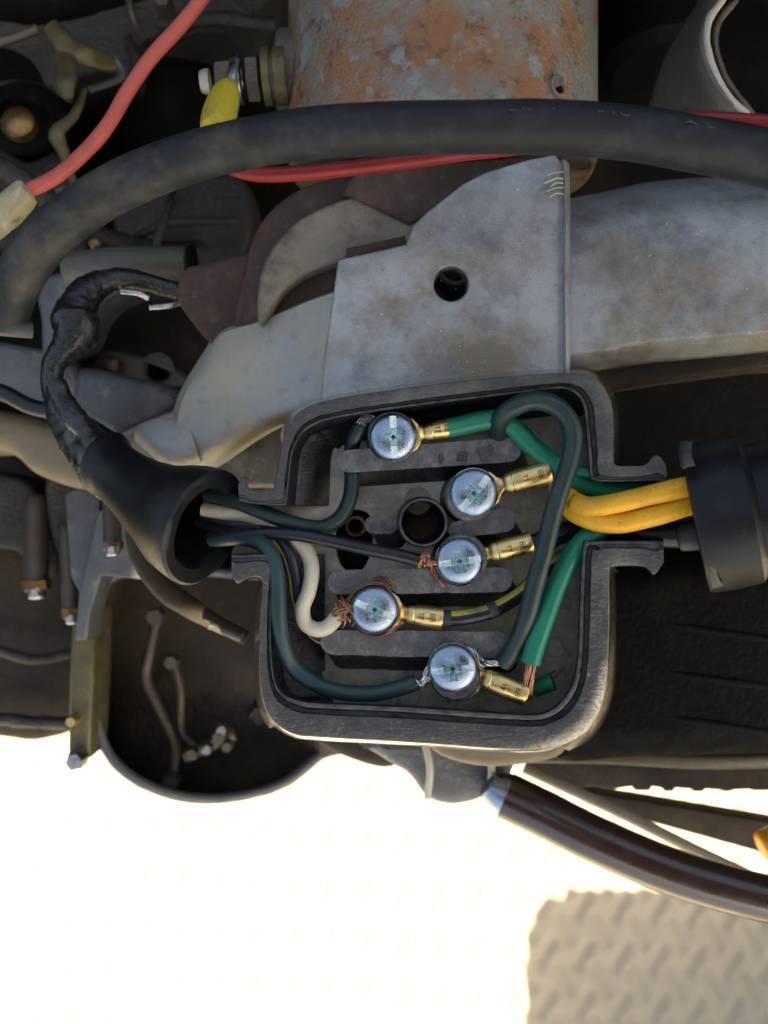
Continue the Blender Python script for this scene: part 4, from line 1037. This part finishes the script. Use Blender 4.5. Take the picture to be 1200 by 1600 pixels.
w = wire('thin black wire straight across to the screw below the round hole', (480, 845, -.4))
tube('insulation', [(310, 815, -1.0), (345, 825, -.75), (385, 834, -.5), (425, 833, -.38), (470, 836, -.3), (520, 846, -.28), (570, 857, -.3), (620, 867, -.34), (654, 876, -.4)], 10.5, BLACKW, w, n=20)
strands('copper_strands', [(650, 874, -.42), (662, 872, -.36), (672, 880, -.38), (688, 878, -.42)], COPPER, w, 9, 6.5, 1.7, 2.2)
strands('copper_strands', [(654, 886, -.42), (660, 868, -.32), (668, 868, -.34), (664, 884, -.42)], COPPER, w, 7, 4, 1.7, 1.2)
strands('copper_strands', [(682, 868, -.42), (677, 884, -.46), (682, 902, -.48), (696, 914, -.5)], COPPER, w, 6, 4, 1.7, .5)

w = wire('cream white wire bending round to the leftmost screw', (480, 920, -.6))
tube('insulation', [(318, 796, -.95), (350, 802, -.85), (390, 806, -.8), (430, 822, -.78), (462, 842, -.75), (482, 866, -.7), (487, 895, -.62), (482, 925, -.56), (473, 950, -.54), (477, 974, -.54), (496, 984, -.54), (514, 978, -.54), (528, 962, -.52), (534, 955, -.5)], 12, WHITE, w, n=20)
strands('copper_strands', [(526, 960, -.5), (536, 952, -.42), (548, 946, -.42), (560, 934, -.46), (574, 918, -.48), (596, 914, -.5), (612, 922, -.5)], COPPER, w, 18, 13, 1.5, .45)
strands('copper_strands', [(535, 945, -.46), (543, 962, -.40), (548, 972, -.44)], COPPER, w, 8, 10, 1.5, .3, .4)
strands('copper_strands', [(530, 938, -.44), (542, 950, -.36), (558, 956, -.42)], COPPER, w, 8, 11, 1.5, .2, .4)
strands('copper_strands', [(556, 976, -.5), (572, 990, -.48), (592, 992, -.46), (612, 982, -.46), (628, 970, -.48)], COPPER, w, 5, 4, 1.6, .3)

w = wire('purple-black wire with gold stripe, between the cream and the teal wire', (455, 900, -.9))
tube('insulation', [(316, 812, -1.0), (350, 817, -.9), (395, 822, -.85), (425, 832, -.7), (448, 858, -.6), (460, 895, -.65), (465, 930, -.7), (474, 962, -.75), (490, 988, -.78), (512, 998, -.78), (532, 990, -.7)], 10.5, STRIPE_L, w, uv=True, n=24)

w = wire('faded teal wire sweeping round the lower corner to the lowest screw', (500, 1070, -.6))
tube('insulation', [(330, 842, -.9), (375, 840, -.6), (410, 850, -.3), (428, 878, -.14), (434, 920, -.12), (435, 965, -.14), (442, 1005, -.25), (458, 1041, -.42), (490, 1067, -.44), (530, 1081, -.48), (580, 1084, -.5), (620, 1076, -.5), (650, 1066, -.48)], 12.8, TEAL, w, n=20)
strands('tinned_strands', [(646, 1067, -.48), (656, 1066, -.44), (666, 1062, -.42), (676, 1056, -.42)], TINNED, w, 8, 7, 1.8, 1.3)
strands('tinned_strands', [(656, 1076, -.46), (662, 1062, -.36), (670, 1042, -.40), (678, 1030, -.42)], TINNED, w, 7, 4.5, 1.8, 1.0)
strands('tinned_strands', [(692, 1072, -.44), (712, 1086, -.42), (738, 1080, -.42)], TINNED, w, 5, 4, 1.5, .6)

for o in list(bpy.data.objects):
    if o.name.startswith('stamped_mark'):
        # barrel is itself parented with an inverse; the mark sits in world space under it
        o.matrix_parent_inverse = Matrix()
        if 'fix' in o: del o['fix']

# ------------------------------------------------------------------ rubber boots
bo = thing('rubber_boot', 'black tapered rubber boot with wide ribbed mouth, pushed back from the left neck', 'rubber boot', W(240, 780, -1.5))
mouth = W(322, 826, -.35)
axis = Vector((.80, -.32, .42)).normalized()
pr = [(-2.75, .42), (-2.72, .60), (-2.64, .68), (-2.55, .67), (-2.48, .62), (-2.3, .62), (-2.0, .66), (-1.6, .74), (-1.2, .86), (-.9, .97), (-.7, 1.05), (-.35, 1.14), (-.1, 1.17), (-.02, 1.16), (.03, 1.10), (.03, 1.0), (-.02, .84), (-.10, .79), (-.25, .74), (-.8, .70), (-1.3, .55), (-1.6, .4), (-1.6, 0)]
bsl = lathe('sleeve', mouth, axis, pr, BOOT, bo, 64, wob=.035)
for v in bsl.data.vertices:     # the boot bends upwards behind its mouth
    q = max(0, -(v.co - mouth).dot(axis) - .6)
    v.co += Vector((-.02, .10, -.03)) * q * q
lm = thing('taped_cable', 'black taped cable loom, dusty and twisted, rising from the boot', 'cable', W(120, 560, -2))
tube('tape', [(190, 765, -1.5, 32), (152, 722, -1.7, 34), (120, 676, -2.0, 31), (96, 636, -2.2, 24), (82, 600, -2.3, 18), (84, 570, -2.3, 17), (104, 543, -2.4, 23), (120, 516, -2.5, 33), (118, 488, -2.6, 31), (140, 456, -2.8, 24), (175, 438, -3.0, 18), (220, 440, -3.2, 16), (278, 455, -3.4, 15)], 34, TAPE, lm, n=36, sub=10, wob=.18, spiral=.07)
tube('loose_tail', [(172, 720, -1.3, 14), (150, 690, -1.4, 17), (112, 648, -1.5, 18), (88, 600, -1.6, 14)], 14, TAPE, lm, wob=.35, spiral=.1)
tube('bare_wire', [(190, 455, -2.9), (216, 458, -2.8), (232, 466, -2.9)], 5, STEEL, lm)
tube('bare_wire', [(234, 480, -3.1), (262, 478, -3.1), (280, 474, -3.2)], 5, STEEL, lm)

rb = thing('rubber_boot', 'large black rubber cap with torn lip, slid along the yellow and green wires', 'rubber cap', W(1120, 800, -.8))
ctr = W(1088, 810, -.85)
ax2 = Vector((1, .20, .35)).normalized()
lathe('band', ctr, ax2, [(.05, 1.1), (-.02, 1.24), (-.04, 1.34), (-.01, 1.45), (.06, 1.475), (.5, 1.48), (.98, 1.45), (1.06, 1.36), (1.10, 1.27), (1.12, 1.24), (1.5, 1.24), (4, 1.27)], BOOT, rb, 80, wob=.03)
lathe('inside', ctr, ax2, [(-.02, 1.24), (.02, 1.1), (.3, 1.04), (1.2, .98), (1.2, 0)], BOOT, rb, 64, wob=.03)
grid('torn_lip', [[(1062, 690, .2), (1072, 688, .32), (1082, 690, .35)], [(1060, 708, .28), (1066, 706, .42), (1080, 708, .5)], [(1062, 726, .35), (1070, 722, .48), (1084, 722, .55)], [(1066, 734, .38), (1074, 730, .5), (1086, 728, .55)]], RUBBER, rb, 4, thick=.05, wob=.1)
grid('torn_lip', [[(1098, 868, .35), (1104, 866, .42), (1112, 866, .4)], [(1104, 900, .1), (1110, 898, .2), (1120, 900, .2)], [(1112, 920, -.1), (1120, 918, .0), (1128, 915, .0)]], RUBBER, rb, 4, thick=.05, wob=.1)

# loose grit that has settled on the flat faces
def grit(name, spots, material, label_):
    bm = bmesh.new()
    for x0, y0, x1, y1, z, n, r in spots:
        for _ in range(n):
            w = W(random.uniform(x0, x1), random.uniform(y0, y1), z)
            q = r * random.uniform(.4, 1.2)
            vs = [bm.verts.new(w + Vector((random.uniform(-1, 1), random.uniform(-1, 1), random.uniform(-.2, .9))) * q) for _ in range(5)]
            for a, b, c in ((0, 1, 2), (0, 2, 3), (0, 3, 1), (1, 2, 4), (2, 3, 4), (3, 1, 4)): bm.faces.new((vs[a], vs[b], vs[c]))
    o = link(name, finish(bm, 0), material); o['kind'] = 'stuff'; o['label'] = label_
grit('grit', [(560, 350, 870, 590, -.85, 70, .011), (560, 1030, 900, 1095, FLZ, 60, .012), (560, 670, 900, 1000, FLZ, 70, .012), (540, 700, 800, 712, RZ, 8, .009), (540, 905, 780, 915, RZ, 8, .009)], GRIMYSLEEVE, 'pale grit scattered on the housing and in the box')
grit('swarf', [(680, 400, 800, 520, -.85, 40, .012), (600, 340, 760, 420, -.85, 20, .012)], STEEL, 'bright metal specks round the drilled hole')
